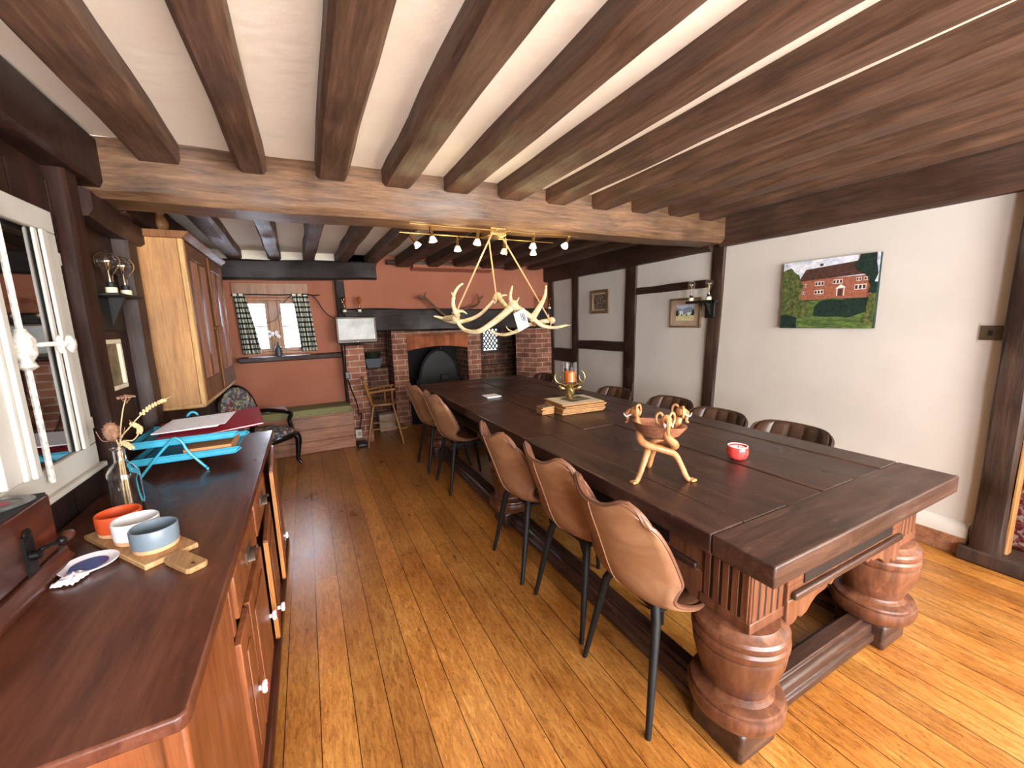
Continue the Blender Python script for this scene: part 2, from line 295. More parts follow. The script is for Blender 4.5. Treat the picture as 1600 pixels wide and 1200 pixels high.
# ------------------------------------------------------------------ mesh helpers
def origin(o):
    v = Vector((0, 0, 0))
    while o is not None:
        v += o.location; o = o.parent
    return v
class MB:
    def __init__(s): s.bm = bmesh.new(); s.mi = 0
    def _f(s, vs):
        try:
            f = s.bm.faces.new(vs); f.material_index = s.mi; return f
        except ValueError: return None
    def box(s, lo, hi):
        x0, y0, z0 = lo; x1, y1, z1 = hi
        return s.hexa([(x0, y0, z0), (x1, y0, z0), (x1, y1, z0), (x0, y1, z0), (x0, y0, z1), (x1, y0, z1), (x1, y1, z1), (x0, y1, z1)])
    def hexa(s, p):
        v = [s.bm.verts.new(q) for q in p]
        for i in ((3, 2, 1, 0), (4, 5, 6, 7), (0, 1, 5, 4), (1, 2, 6, 5), (2, 3, 7, 6), (3, 0, 4, 7)): s._f([v[k] for k in i])
        return s
    def obox(s, c, size, R):
        a, b, d = [q/2 for q in size]; c = Vector(c)
        return s.hexa([c + R @ Vector(q) for q in ((-a, -b, -d), (a, -b, -d), (a, b, -d), (-a, b, -d), (-a, -b, d), (a, -b, d), (a, b, d), (-a, b, d))])
    def ring_skin(s, rings, closed=True, cap=True):
        R = [[s.bm.verts.new(p) for p in r] for r in rings]; n = len(R[0])
        for a, b in zip(R, R[1:]):
            for i in range(n if closed else n-1):
                j = (i+1) % n; s._f([a[i], a[j], b[j], b[i]])
        if cap and closed: s._f(R[0][::-1]); s._f(R[-1])
        return s
    def beam(s, p0, p1, w, h, seg=14, wob=.012, seed=0, ch=.02):
        """hand-hewn timber: p0, p1 = centres of the ends; w across, h the other way; edges chamfered and a little wavy"""
        p0, p1 = Vector(p0), Vector(p1); d = (p1-p0).normalized()
        up = Vector((0, 0, 1)) if abs(d.z) < .8 else Vector((0, 1, 0))
        sd = d.cross(up).normalized(); up = sd.cross(d)
        base = [(-w/2+ch, -h/2), (w/2-ch, -h/2), (w/2, -h/2+ch), (w/2, h/2-ch), (w/2-ch, h/2), (-w/2+ch, h/2), (-w/2, h/2-ch), (-w/2, -h/2+ch)]
        rings = []
        for i in range(seg+1):
            q = p0.lerp(p1, i/seg); r = []
            for k, (a, b) in enumerate(base):
                n = noise.noise_vector(Vector((i*.45+seed*7.3, (k//2)*1.7, seed)))
                r.append(q + sd*(a+n.x*wob) + up*(b+n.y*wob))
            rings.append(r)
        return s.ring_skin(rings)
    def tube(s, pts, rad, seg=8, cap=True):
        pts = [Vector(p) for p in pts]; n = len(pts)
        if not hasattr(rad, '__len__'): rad = [rad]*n
        t0 = (pts[1]-pts[0]).normalized(); a = Vector((0, 0, 1)) if abs(t0.z) < .9 else Vector((1, 0, 0))
        nrm = t0.cross(a).normalized(); rings = []
        for i in range(n):
            t = (pts[min(i+1, n-1)]-pts[max(i-1, 0)])
            t = t.normalized() if t.length > 1e-9 else t0
            nrm = (nrm - t*nrm.dot(t)); nrm = nrm.normalized() if nrm.length > 1e-6 else t.orthogonal().normalized()
            b = t.cross(nrm)
            rings.append([pts[i] + (nrm*math.cos(2*PI*k/seg)+b*math.sin(2*PI*k/seg))*rad[i] for k in range(seg)])
        return s.ring_skin(rings, True, cap)
    def lathe(s, c, prof, seg=24, R=None, cap=True):
        c = Vector(c); R = R or Matrix.Identity(3)
        return s.ring_skin([[c + R @ Vector((r*math.cos(2*PI*k/seg), r*math.sin(2*PI*k/seg), z)) for k in range(seg)] for r, z in prof], True, cap)
    def ball(s, c, r, sc=(1, 1, 1), seg=12, rings=8, R=None):
        c = Vector(c); R = R or Matrix.Identity(3)
        return s.ring_skin([[c + R @ Vector((r*sc[0]*math.sin(a)*math.cos(2*PI*k/seg), r*sc[1]*math.sin(a)*math.sin(2*PI*k/seg), -r*sc[2]*math.cos(a))) for k in range(seg)] for a in [max(.03, min(PI-.03, PI*i/rings)) for i in range(rings+1)]])
    def prism(s, poly, axis, a, b):
        """poly in the two other axes (kept in xyz order), swept from a to b along axis"""
        ai = 'xyz'.index(axis)
        def P(q, t):
            v = list(q); v.insert(ai, t); return v
        A = [s.bm.verts.new(P(q, a)) for q in poly]; B = [s.bm.verts.new(P(q, b)) for q in poly]
        s._f(A[::-1]); s._f(B); n = len(poly)
        for i in range(n): s._f([A[i], A[(i+1) % n], B[(i+1) % n], B[i]])
        return s
    def grid(s, fn, nu, nv):
        V = [[s.bm.verts.new(fn(i/nu, j/nv)) for i in range(nu+1)] for j in range(nv+1)]
        for j in range(nv):
            for i in range(nu): s._f([V[j][i], V[j][i+1], V[j+1][i+1], V[j+1][i]])
        return s
    def face(s, pts): s._f([s.bm.verts.new(p) for p in pts]); return s
    def build(s, name, mats, parent=None, bevel=0, smooth=True, sub=0, thick=0, off=-1, ang=38):
        bm = s.bm; bmesh.ops.recalc_face_normals(bm, faces=bm.faces[:])
        if parent is not None: org = origin(parent)
        else:
            lo = [min(v.co[i] for v in bm.verts) for i in range(3)]; hi = [max(v.co[i] for v in bm.verts) for i in range(3)]
            org = Vector(((lo[0]+hi[0])/2, (lo[1]+hi[1])/2, lo[2]))
        uv = bm.loops.layers.uv.new('UVMap'); bm.normal_update()
        for f in bm.faces:
            n = f.normal; k = max(range(3), key=lambda i: abs(n[i]))
            for lp in f.loops:
                p = lp.vert.co
                lp[uv].uv = ((p.y, p.z), (p.x, p.z), (p.x, p.y))[k]
        bm.transform(Matrix.Translation(-org))
        me = bpy.data.meshes.new(name); bm.to_mesh(me); bm.free()
        for m in (mats if isinstance(mats, (list, tuple)) else [mats]): me.materials.append(M[m])
        o = bpy.data.objects.new(name, me); C.objects.link(o)
        if parent is not None: o.parent = parent
        else: o.location = org
        if smooth:
            for p in me.polygons: p.use_smooth = True
            me.set_sharp_from_angle(angle=math.radians(ang))
        if thick:
            md = o.modifiers.new('solid', 'SOLIDIFY'); md.thickness = thick; md.offset = off
        if sub:
            md = o.modifiers.new('sub', 'SUBSURF'); md.levels = sub; md.render_levels = sub
        if bevel:
            md = o.modifiers.new('bevel', 'BEVEL'); md.width = bevel; md.segments = 2; md.limit_method = 'ANGLE'
        return o
def tag(o, label, cat, group=None, kind=None):
    if label: o['label'] = label
    if cat: o['category'] = cat
    if group: o['group'] = group
    if kind: o['kind'] = kind
    return o
def T(name, label, cat, loc, group=None, kind=None):
    o = bpy.data.objects.new(name, None); C.objects.link(o); o.location = loc; o.empty_display_size = .05
    return tag(o, label, cat, group, kind)
def st(o, label=None, cat=None, group=None): return tag(o, label, cat, group, 'structure')
def dup(root, loc, rz=0, label=None, group=None, scale=None):
    def cp(o, parent):
        c = o.copy(); C.objects.link(c); c.parent = parent
        for ch in list(o.children): cp(ch, c)
        return c
    r = cp(root, None); r.location = loc; r.rotation_euler = (0, 0, rz)
    if label: r['label'] = label
    if group: r['group'] = group
    if scale: r.scale = scale
    return r
def bez(pts, n=8):
    """Catmull-Rom through the points"""
    P = [Vector(p) for p in pts]; out = []
    for i in range(len(P)-1):
        a, b, c, d = P[max(i-1, 0)], P[i], P[i+1], P[min(i+2, len(P)-1)]
        for k in range(n):
            t = k/n
            out.append(.5*((2*b)+(c-a)*t+(2*a-5*b+4*c-d)*t*t+(3*b-a-3*c+d)*t**3))
    out.append(P[-1]); return out
def taper(n, a, b): return [a+(b-a)*i/(n-1) for i in range(n)]
def Rz(a): return Matrix.Rotation(a, 3, 'Z')
def Rx(a): return Matrix.Rotation(a, 3, 'X')
def Ry(a): return Matrix.Rotation(a, 3, 'Y')

XL, XR, YB, YF = -.87, 3.45, 5.60, -2.1

# ------------------------------------------------------------------ the room
st(MB().box((XL-.1, YF-.1, -.06), (6.4, 7.2, 0)).build('floor', 'floor', smooth=False), 'worn orange-brown floorboards running the length of the room', 'floor')
st(MB().box((XL-.1, YF-.1, 2.38), (XR+.1, 2.62, 2.48)).build('ceiling', 'ceil', smooth=False), 'cream plaster ceiling between the near joists', 'ceiling')
st(MB().box((XL-.1, 2.62, 2.345), (XR+.1, 5.75, 2.44)).build('ceiling_2', 'ceil', smooth=False), 'plaster ceiling between the joists beyond the cross beam', 'ceiling')
# left wall: dark stained panelling with shallow board joints
b = MB().box((XL-.12, YF, 0), (XL, YB+.1, 2.45))
y = YF+.2
while y < 5.4:
    b.box((XL, y, 0), (XL+.012, y+.235, 2.1)); y += .25
st(b.build('wall_left', 'panel'), 'dark stained panelled wall behind the dresser', 'wall')
# right wall with the doorway at its near end
b = MB().box((XR, .68, 0), (XR+.14, YB+.1, 2.45)); b.box((XR, YF, 0), (XR+.14, -.35, 2.45)); b.box((XR, -.35, 2.02), (XR+.14, .62, 2.45))
st(b.build('wall_right', 'white', smooth=False), 'white limewashed wall between dark timbers', 'wall')
# far wall of the alcove (window opening) and the chimney breast over the fireplace
WX0, WX1, WZ0, WZ1 = -.66, .06, 1.17, 1.83
b = MB().box((XL, YB, 0), (WX0, YB+.25, 2.4)); b.box((WX1, YB, 0), (.40, YB+.25, 2.4)); b.box((WX0, YB, 0), (WX1, YB+.25, WZ0)); b.box((WX0, YB, WZ1), (WX1, YB+.25, 2.4))
st(b.build('wall_back', 'salmon', smooth=False), 'terracotta painted wall round the alcove window', 'wall')
b = MB().box((.40, 5.50, 1.66), (XR, 5.8, 2.4))
b.prism([(5.36, 2.20), (5.50, 2.17), (5.50, 2.24), (5.36, 2.24)], 'x', 1.32, 2.45)
st(b.build('wall_chimney', 'salmon', smooth=False), 'terracotta painted chimney breast above the mantel beam', 'wall')
# wall behind the photographer with two windows
b = MB().box((XL-.1, YF-.2, 0), (XR+.1, YF, .72)); b.box((XL-.1, YF-.2, 2.12), (XR+.1, YF, 2.45))
for x0, x1 in ((XL-.1, -.5), (.6, 1.0), (3.3, XR+.1)): b.box((x0, YF-.2, .72), (x1, YF, 2.12))
st(b.build('wall_front', 'white', smooth=False), 'white wall behind the photographer', 'wall')
# next room seen through the doorway
b = MB().box((6.3, -2, 0), (6.4, 3, 2.45)); b.box((XR+.14, 1.6, 0), (6.3, 1.7, 2.45)); b.box((XR+.14, -2.1, 0), (6.3, -2, 2.45)); b.box((XR+.14, -2, 2.45), (6.3, 1.7, 2.5))
st(b.build('wall_hall', 'white', smooth=False), 'pale wall of the room beyond the doorway', 'wall')

# main cross beam and joists
b = MB().beam((XL-.05, 2.76, 2.255), (XR+.05, 2.58, 2.265), .28, .29, 26, .014, 3, .03)
st(b.build('cross_beam', 'beamx'), 'massive hand-hewn oak cross beam spanning the room', 'beam')
KX = [-.545, -.165, .21, .565, .93, 1.30, 1.655, 2.03, 2.40, 2.77, 3.13]
PL = ['against the dark left wall', 'second from the left wall', 'third from the left wall', 'fourth from the left wall, over the left chairs', 'fifth from the left wall', 'sixth from the left wall', 'seventh from the left wall',
      'eighth from the left wall', 'ninth from the left wall', 'next to last before the right wall', 'closest to the white right wall']
for i, x in enumerate(KX):
    w = (.155, .125, .155, .16, .16, .17, .16, .16, .16, .16, .16)[i]
    dx = .06 if i == 0 else 0
    b = MB().beam((x+dx, YF+.02, 2.345), (x, 2.62-.04*x, 2.345), w*(1.15 if i == 0 else 1), .115, 20, .011, i+20, .016)
    st(b.build('ceiling_beam', 'joist'), 'brown oak ceiling joist before the cross beam, ' + PL[i], 'beam', 'near ceiling joists')
KX2 = [-.62, -.23, .115, .47, .82, 1.20, 1.58, 1.95, 2.33, 2.72, 3.12]
for i, x in enumerate(KX2):
    w = (.14, .135, .13, .13, .14, .17, .15, .15, .15, .15, .15)[i]
    z = 2.30 if i < 5 else 2.275
    b = MB().beam((x+.05, 2.85, 2.31), (x, 5.52 if i < 5 else 5.4, z), w, .12 if i != 5 else .15, 12, .014, i+50, .018)
    st(b.build('ceiling_beam', 'plate' if i > 4 else 'joist'), 'dark oak ceiling joist beyond the cross beam, ' + PL[i], 'beam', 'far ceiling joists')
b = MB().beam((XL-.02, 5.46, 2.125), (.86, 5.46, 2.15), .16, .215, 12, .008, 71, .02)
st(b.build('lintel_beam', 'dbeam'), 'dark oak beam over the alcove window', 'beam')
st(MB().box((XL, 5.5, 2.22), (.89, 5.6, 2.345)).build('wall_infill', 'ceil', smooth=False), 'pale plaster between the joist ends above the alcove beam', 'wall')
b = MB().beam((1.0, 5.44, 2.262), (2.9, 5.44, 2.262), .1, .05, 8, .006, 73, .01)
st(b.build('wall_beam', 'plate'), 'thin brown timber below the joists on the chimney breast', 'beam')
b = MB().box((WX0-.04, 5.57, 1.84), (WX1+.02, 5.6, 2.0))
st(b.build('trim_1', 'windowwood', bevel=.004), 'pale wooden board above the alcove window', 'trim')
# left wall timbers
b = MB().beam((XL+.03, YF, 2.27), (XL+.03, 2.66, 2.27), .15, .22, 14, .012, 80, .02)
st(b.build('wall_beam', 'panel'), 'dark timber along the top of the left wall', 'beam')
b = MB().beam((XL+.02, 2.42, 0), (XL+.02, 2.42, 2.18), .09, .12, 10, .008, 81, .015)
st(b.build('wall_beam', 'panel'), 'dark upright timber beside the white window frame', 'beam')
b = MB().beam((XL+.02, 2.98, 0), (XL+.02, 2.98, 2.3), .1, .16, 10, .012, 82, .02)
st(b.build('wall_beam', 'panel'), 'dark upright timber beside the pine wall cupboard', 'beam')
b = MB().beam((XL+.05, 2.46, 2.06), (XL+.05, 3.2, 2.02), .1, .12, 8, .015, 83, .02)
st(b.build('wall_beam', 'panel'), 'dark bracing timber under the left end of the cross beam', 'beam')
b = MB().beam((XL+.03, 2.9, 2.2), (XL+.03, 5.5, 2.2), .12, .22, 10, .012, 84, .02)
st(b.build('wall_beam', 'panel'), 'dark timber above the pine wall cupboard', 'beam')
# right wall timbers
def post(y0, y1, z0, z1, label, seed, x=XR, w2=0.05, m='post'):
    yc = (y0+y1)/2
    st(MB().beam((x, yc, z0), (x, yc-.0, z1), w2, abs(y1-y0), 12, .008, seed, .008).build('wall_beam', m), label, 'beam')
b = MB().beam((XR+.0, YF, 2.215), (XR+.0, 2.5, 2.215), .17, .25, 16, .012, 90, .02)
st(b.build('wall_beam', 'plate'), 'dark timber along the top of the white wall above the house picture', 'beam')
b = MB().beam((XR+.0, 2.6, 2.19), (XR+.0, 5.5, 2.17), .16, .24, 14, .012, 91, .02)
st(b.build('wall_beam', 'rail'), 'dark timber along the top of the far white wall', 'beam')
b = MB().beam((XR, 2.62, 0), (XR, 2.54, 2.12), .05, .125, 12, .008, 92, .008)
st(b.build('wall_beam', 'post'), 'dark upright timber carrying the double bulb sconce', 'beam')
b = MB().beam((XR, 3.70, 0), (XR, 3.665, 2.1), .05, .175, 12, .01, 93, .008)
st(b.build('wall_beam', 'post'), 'dark upright timber between the two small framed pictures', 'beam')
post(4.71, 4.84, 0, 2.1, 'dark upright timber left of the smallest picture', 94)
post(5.34, 5.46, 0, 2.1, 'dark corner timber beside the fireplace brickwork', 95)
st(MB().beam((XR, 2.58, 1.785), (XR, 3.62, 1.775), .045, .075, 8, .008, 96, .006).build('wall_beam', 'rail'), 'thin dark cross rail above the watercolour', 'beam')
st(MB().beam((XR, 3.72, 1.135), (XR, 4.75, 1.125), .045, .12, 8, .01, 97, .008).build('wall_beam', 'rail'), 'dark cross rail below the smallest picture', 'beam')
st(MB().beam((XR, 4.8, .96), (XR, 5.38, .95), .045, .2, 6, .008, 98, .008).build('wall_beam', 'rail'), 'short dark cross rail beside the fireplace corner', 'beam')
# doorway timbers at the right edge
st(MB().beam((XR+.03, .70, 0), (XR+.03, .70, 2.1), .2, .12, 14, .008, 99, .012).build('door_1', 'post'), 'heavy dark timber door post at the right edge', 'door')
st(MB().beam((XR+.03, .634, .09), (XR+.03, .634, 2.02), .07, .02, 10, .006, 100, .006).build('trim_2', 'pine'), 'worn pale edge strip on the door post', 'trim')
st(MB().beam((XR+.02, .80, .045), (XR+.02, -.5, .045), .2, .09, 10, .006, 101, .012).build('trim_3', 'post'), 'dark worn timber threshold of the doorway', 'trim')
b = MB().box((3.75, .25, .0), (4.75, 1.45, .55))
tag(b.build('sofa', 'carpet', bevel=.06), 'red patterned upholstered seat glimpsed through the doorway', 'sofa')
# skirting on the right wall
b = MB().prism([(XR-.03, .118), (XR, .118), (XR, .21), (XR-.008, .205), (XR-.02, .19), (XR-.03, .175)], 'y', .78, 2.5)
st(b.build('trim_4', 'white'), 'white moulded skirting top along the right wall', 'trim')
b = MB().box((XR-.035, .775, 0), (XR, 2.52, .118)); b.box((XR-.03, 2.6, 0), (XR, 5.4, .118))
st(b.build('baseboard_right', 'bench', bevel=.004), 'orange-brown wooden skirting board along the right wall', 'skirting')

# ------------------------------------------------------------------ inglenook fireplace
b = MB().beam((.46, 5.46, 1.545), (XR+.02, 5.46, 1.50), .17, .29, 18, .012, 110, .02)
st(b.build('mantel_beam', 'dbeam'), 'blackened oak mantel beam over the fireplace', 'beam')
b = MB().beam((.435, 5.53, .45), (.43, 5.53, 2.03), .1, .14, 10, .006, 111, .012)
st(b.build('wall_beam', 'dbeam'), 'black upright timber beside the wall screen', 'beam')
b = MB().hexa([(.425, 5.3, 0), (.665, 5.3, 0), (.66, 5.62, 0), (.44, 5.62, 0), (.385, 5.3, 1.24), (.625, 5.3, 1.24), (.62, 5.62, 1.24), (.4, 5.62, 1.24)])
st(b.build('wall_pier_left', 'brick', smooth=False, bevel=.008), 'red brick pier between window seat and high chair', 'pier')
b = MB().hexa([(2.98, 5.75, 0), (3.16, 5.4, 0), (XR, 5.4, 0), (XR, 5.75, 0), (2.98, 5.75, 1.36), (3.16, 5.4, 1.36), (XR, 5.4, 1.36), (XR, 5.75, 1.36)])
st(b.build('wall_pier_right', 'brick', smooth=False, bevel=.008), 'red brick pier in the right corner of the fireplace', 'pier')
# inglenook shell, inner chimney with arched opening under a soldier course
b = MB().box((.4, 6.45, 0), (2.66, 6.6, 1.66)); b.box((2.66, 6.45, 0), (3.06, 6.6, .95)); b.box((2.66, 6.45, 1.48), (3.06, 6.6, 1.66)); b.box((3.06, 6.45, 0), (3.6, 6.6, 1.66))
st(b.build('wall_inglenook_back', 'brickdark', smooth=False), 'sooty brick back wall of the fireplace recess', 'wall')
b = MB()
st(b.box((.3, 5.62, 0), (.4, 6.6, 1.66)).build('wall_inglenook_left', 'brickdark', smooth=False), 'sooty brick left side of the fireplace recess', 'wall')
st(MB().box((3.45, 5.75, 0), (3.6, 6.6, 1.66)).build('wall_inglenook_right', 'brickdark', smooth=False), 'sooty brick right side of the fireplace recess', 'wall')
st(MB().box((.42, 5.66, 1.665), (3.6, 6.6, 1.78)).build('ceiling_3', 'brickdark', smooth=False), 'sooty ceiling of the fireplace recess', 'ceiling')
st(MB().box((.66, 6.08, 0), (1.03, 6.45, .855)).build('wall_ledge_left', 'brickdark', smooth=False), 'low brick ledge in the left fireplace recess', 'ledge')
st(MB().box((2.5, 6.3, 0), (3.45, 6.45, .74)).build('wall_ledge_right', 'brickdark', smooth=False), 'low brick ledge below the leaded window', 'ledge')
b = MB().box((1.07, 5.85, 0), (1.28, 6.45, 1.66)); b.box((2.20, 5.85, 0), (2.42, 6.45, 1.66)); b.box((1.28, 5.85, 1.33), (2.20, 6.45, 1.66))
st(b.build('wall_chimney_piers', 'brick', smooth=False, bevel=.006), 'brick piers flanking the fire opening', 'pier')
arch = [(1.28, 1.33), (1.28, 1.10)] + [(1.28+.92*i/12, 1.10+.045*math.sin(PI*i/12)) for i in range(1, 12)] + [(2.20, 1.10), (2.20, 1.33)]
st(MB().prism(arch, 'y', 5.835, 6.1).build('wall_arch', 'soldier', smooth=False), 'orange brick soldier arch over the fire opening', 'arch')
b = MB().box((1.28, 6.38, 0), (2.20, 6.44, 1.33)); b.box((1.28, 5.85, 0), (2.2, 6.4, .38))
st(b.build('wall_fireback', 'soot', smooth=False), 'sooty back of the fire opening', 'wall')
hood = [(1.42, .42), (1.42, .62)] + [(1.46+.62*i/14, .66+.42*math.sin(PI*i/14)**.55) for i in range(15)] + [(2.12, .62), (2.12, .42)]
t = T('fire_hood', 'arched black iron firescreen in the brick fireplace', 'fire screen', (1.77, 6.0, .38))
MB().prism(hood, 'y', 5.98, 6.02).build('panel', 'iron', t, .006); MB().tube([(x, 5.97, z) for x, z in hood], .018, 6).build('rim', 'ironm', t)
MB().ball((1.8, 5.96, 1.10), .03).build('knob', 'ironm', t); MB().box((1.78, 5.93, .62), (1.9, 5.98, .7)).build('latch', 'ironm', t, .006)
for x in (1.44, 2.04): MB().box((x, 5.96, .38), (x+.06, 6.1, .44)).build('foot', 'ironm', t)

# leaded window in the fireplace recess, with a pale panel added outside to lower its brightness
tag(MB().grid(lambda u, v: Vector((1.6+3.4*u, 8.4+.12*noise.noise(Vector((u*14, v*9, 1))), -.2+2.6*v)), 40, 30).build('outside_dimmer_panel', 'dimmer', thick=.3, off=1), 'pale panel added outside the leaded window to dim the view', 'backing panel', None, 'structure')
t = st(T('window_2', None, None, (2.86, 6.5, .95)), 'small diamond-leaded window in the fireplace recess', 'window')
b = MB(); b.box((2.66, 6.43, .98), (2.71, 6.5, 1.5)); b.box((3.0, 6.43, .98), (3.06, 6.5, 1.5)); b.box((2.66, 6.43, .93), (3.06, 6.5, .98))
b.build('frame', 'post', t, .004)
MB().box((2.71, 6.50, .98), (3.0, 6.504, 1.48)).build('pane', 'glass', t, smooth=False)
b = MB()
for s in (-1, 1):
    k = -6
    while k < 8:
        x0, z0 = 2.71, .98+k*.095; x1 = 3.0; z1 = z0+(x1-x0)*1.45
        if s < 0: z0, z1 = z1, z0
        ts = [tt/20 for tt in range(21) if .98 <= z0+(z1-z0)*tt/20 <= 1.48]
        if len(ts) > 1: b.tube([(x0+(x1-x0)*ts[0], 6.497, z0+(z1-z0)*ts[0]), (x0+(x1-x0)*ts[-1], 6.497, z0+(z1-z0)*ts[-1])], .010, 5)
        k += 1
b.build('lead_lattice', 'lead', t)

# alcove window: two casements with a mullion, glazing bars, sill shelf
t = st(T('window_1', None, None, (-.3, 5.62, WZ0)), 'bright two-light wooden casement window in the terracotta alcove', 'window')
b = MB(); MX0, MX1 = -.365, -.27
b.box((WX0, 5.62, WZ0+.03), (WX0+.03, 5.74, WZ1-.03)); b.box((WX1-.03, 5.62, WZ0+.03), (WX1, 5.74, WZ1-.03)); b.box((WX0, 5.62, WZ1-.03), (WX1, 5.74, WZ1)); b.box((WX0, 5.62, WZ0), (WX1, 5.74, WZ0+.03)); b.box((MX0, 5.61, WZ0+.03), (MX1, 5.74, WZ1-.03))
b.build('window_frame', 'windowwood', t, .004)
for (x0, x1) in ((WX0+.03, MX0), (MX1, WX1-.03)):
    b = MB(); z0, z1 = WZ0+.03, WZ1-.03
    b.box((x0, 5.64, z0), (x0+.035, 5.69, z1)); b.box((x1-.035, 5.64, z0), (x1, 5.69, z1)); b.box((x0+.035, 5.64, z0), (x1-.035, 5.69, z0+.04)); b.box((x0+.035, 5.64, z1-.035), (x1-.035, 5.69, z1))
    sash = b.build('casement', 'windowwood', t, .003)
    MB().box((x0+.035, 5.655, (z0+z1)/2-.008), (x1-.035, 5.68, (z0+z1)/2+.008)).build('glazing_bar', 'windowwood', sash)
    MB().box((x0+.035, 5.664, z0+.04), (x1-.035, 5.668, z1-.035)).build('pane', 'glass', sash, smooth=False)
st(MB().prism([(5.42, 1.10), (5.6, 1.08), (5.6, 1.155), (5.42, 1.15)], 'x', -.70, .38).build('trim_5', 'rail', bevel=.006), 'dark wooden sill shelf under the alcove window', 'trim')
# white-painted window frame on the left wall
t = st(T('window_3', None, None, (XL, 1.95, .93)), 'white painted casement window with dark glass on the panelled wall', 'window')
y0, y1, z0, z1 = .95, 2.29, .935, 1.965
b = MB(); X = XL+.0
b.box((X, y0, z0), (X+.03, y1, z0+.10)); b.box((X, y0, z1-.085), (X+.03, y1, z1)); b.box((X, y1-.085, z0+.1), (X+.03, y1, z1-.085)); b.box((X, y0, z0+.1), (X+.03, y0+.09, z1-.085))
b.build('window_frame', 'whitep', t, .004)
b = MB(); b.box((X+.03, y1-.125, z0+.1), (X+.042, y1-.085, z1-.085)); b.box((X+.02, y1-.15, z0+.1), (X+.03, y1-.125, z1-.085)); b.box((X+.03, y0, z0-.01), (X+.05, y1+.012, z0+.012))
b.build('moulding', 'whitep', t, .004)
b = MB(); b.box((X+.014, 1.78, z0+.1), (X+.045, 1.86, z1-.085)); b.box((X+.045, 1.795, z0+.1), (X+.06, 1.825, z1-.085)); b.box((X+.014, 1.70, z0+.1), (X+.035, 1.78, z1-.085)); b.box((X+.02, 1.86, z0+.1), (X+.034, 1.872, z1-.085))
b.build('mullion', 'whitep', t, .004)
MB().box((X+.012, y0+.09, z0+.1), (X+.016, y1-.13, z1-.085)).build('pane', 'mirror', t, smooth=False)
b = MB().tube([(X+.052, 1.885, z0+.06), (X+.052, 1.885, z1-.06)], .009, 8); b.lathe((X+.052, 1.885, 1.38), [(.012, 0), (.026, .01), (.018, .03), (.03, .05), (.032, .10), (.02, .12), (.014, .135)], 12)
b.tube(bez([(X+.07, 1.89, 1.462), (X+.11, 1.93, 1.462), (X+.13, 1.97, 1.46)]), [.008]*9+[.012]*8, 8); b.ball((X+.13, 1.975, 1.46), .022, (.7, 1, 1.5)); b.ball((X+.115, 1.945, 1.46), .02, (.6, .5, 1.6))
b.build('espagnolette_bolt', 'whitechip', t)
for z in (1.115, 1.79): MB().box((X+.012, y1, z-.025), (X+.022, y1+.035, z+.025)).build('hinge', 'whitep', t, .003)

# ------------------------------------------------------------------ the refectory table
TX0, TX1, TY0, TY1, TZ = 1.10, 2.385, .59, 4.53, .80
t = T('dining_table', 'very long dark oak refectory table with bulbous turned legs', 'table', (1.74, 2.56, 0))
zt, zb = TZ, TZ-.072
e = .0025
for ya, yb in ((TY0, TY0+.2), (TY1-.2, TY1)): MB().box((TX0, ya, zb), (TX1, yb, zt)).build('breadboard_end', 'tablex', t, .006)
cuts = [TY0+.2, 2.02, 3.15, TY1-.2]
for k in range(3):
    for xa, xb in ((TX0, TX0+.165), (TX1-.165, TX1)): MB().box((xa, cuts[k]+e, zb), (xb, cuts[k+1]-e, zt-.001*(k % 2))).build('side_board', 'table', t, .006)
for k in range(3):
    xs = [TX0+.165, TX0+.42, TX0+.66, TX0+.90, TX1-.165]
    for i in range(4):
        dz = .003*((i+k) % 2)+.001
        MB().box((xs[i]+e, cuts[k]+e, zb+.01), (xs[i+1]-e, cuts[k+1]-e, zt-dz)).build('plank', 'table', t, .004)
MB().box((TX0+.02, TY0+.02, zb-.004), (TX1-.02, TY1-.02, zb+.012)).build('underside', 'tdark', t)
LY = [.775, 2.56, 4.345]; LX = [1.25, 2.235]
for ly in LY:
    for lx in LX:
        b = MB(); s = .0875
        b.box((lx-s, ly-s, .49), (lx+s, ly+s, zb))
        lg = b.build('leg', 'tleg', t, .004)
        prof = [(.106, .228), (.108, .236), (.116, .258), (.131, .30), (.143, .345), (.147, .372), (.1475, .386), (.141, .39), (.147, .396), (.152, .406), (.153, .424), (.148, .434), (.142, .437), (.149, .443), (.15, .456), (.144, .466), (.128, .476), (.12, .486), (.10, .491)]
        MB().lathe((lx, ly, 0), prof, 40).build('cup', 'tleg', lg, ang=24)
        prof = [(.10, .112), (.126, .116), (.145, .132), (.155, .155), (.157, .178), (.153, .190), (.146, .193), (.149, .199), (.146, .207), (.138, .210), (.120, .214), (.110, .222), (.106, .232)]
        MB().lathe((lx, ly, 0), prof, 40).build('ring', 'tleg', lg, ang=24)
        s = .098
        MB().box((lx-s, ly-s, 0), (lx+s, ly+s, .118)).build('foot', 'tablex', lg, .012)
        b = MB(); s = .0875
        for k in range(5):
            o = -.068+.034*k
            for d in (-1, 1):
                b.box((lx+o-.0125, ly+d*s-.004, .525), (lx+o+.0125, ly+d*s+.005, .695)); b.box((lx+d*s-.004, ly+o-.0125, .525), (lx+d*s+.005, ly+o+.0125, .695))
        for za, zb2 in ((.49, .528), (.692, zb)):
            q = s+.005; b.box((lx-q, ly-q, za), (lx+q, ly+q, zb2))
        b.build('fluting', 'tleg', lg, .003)
        b = MB()
        for k in range(4):
            o = -.051+.034*k
            for d in (-1, 1):
                b.box((lx+o-.008, ly+d*s-.002, .53), (lx+o+.008, ly+d*s+.002, .69)); b.box((lx+d*s-.002, ly+o-.008, .53), (lx+d*s+.002, ly+o+.008, .69))
        b.build('groove', 'tdark', lg)
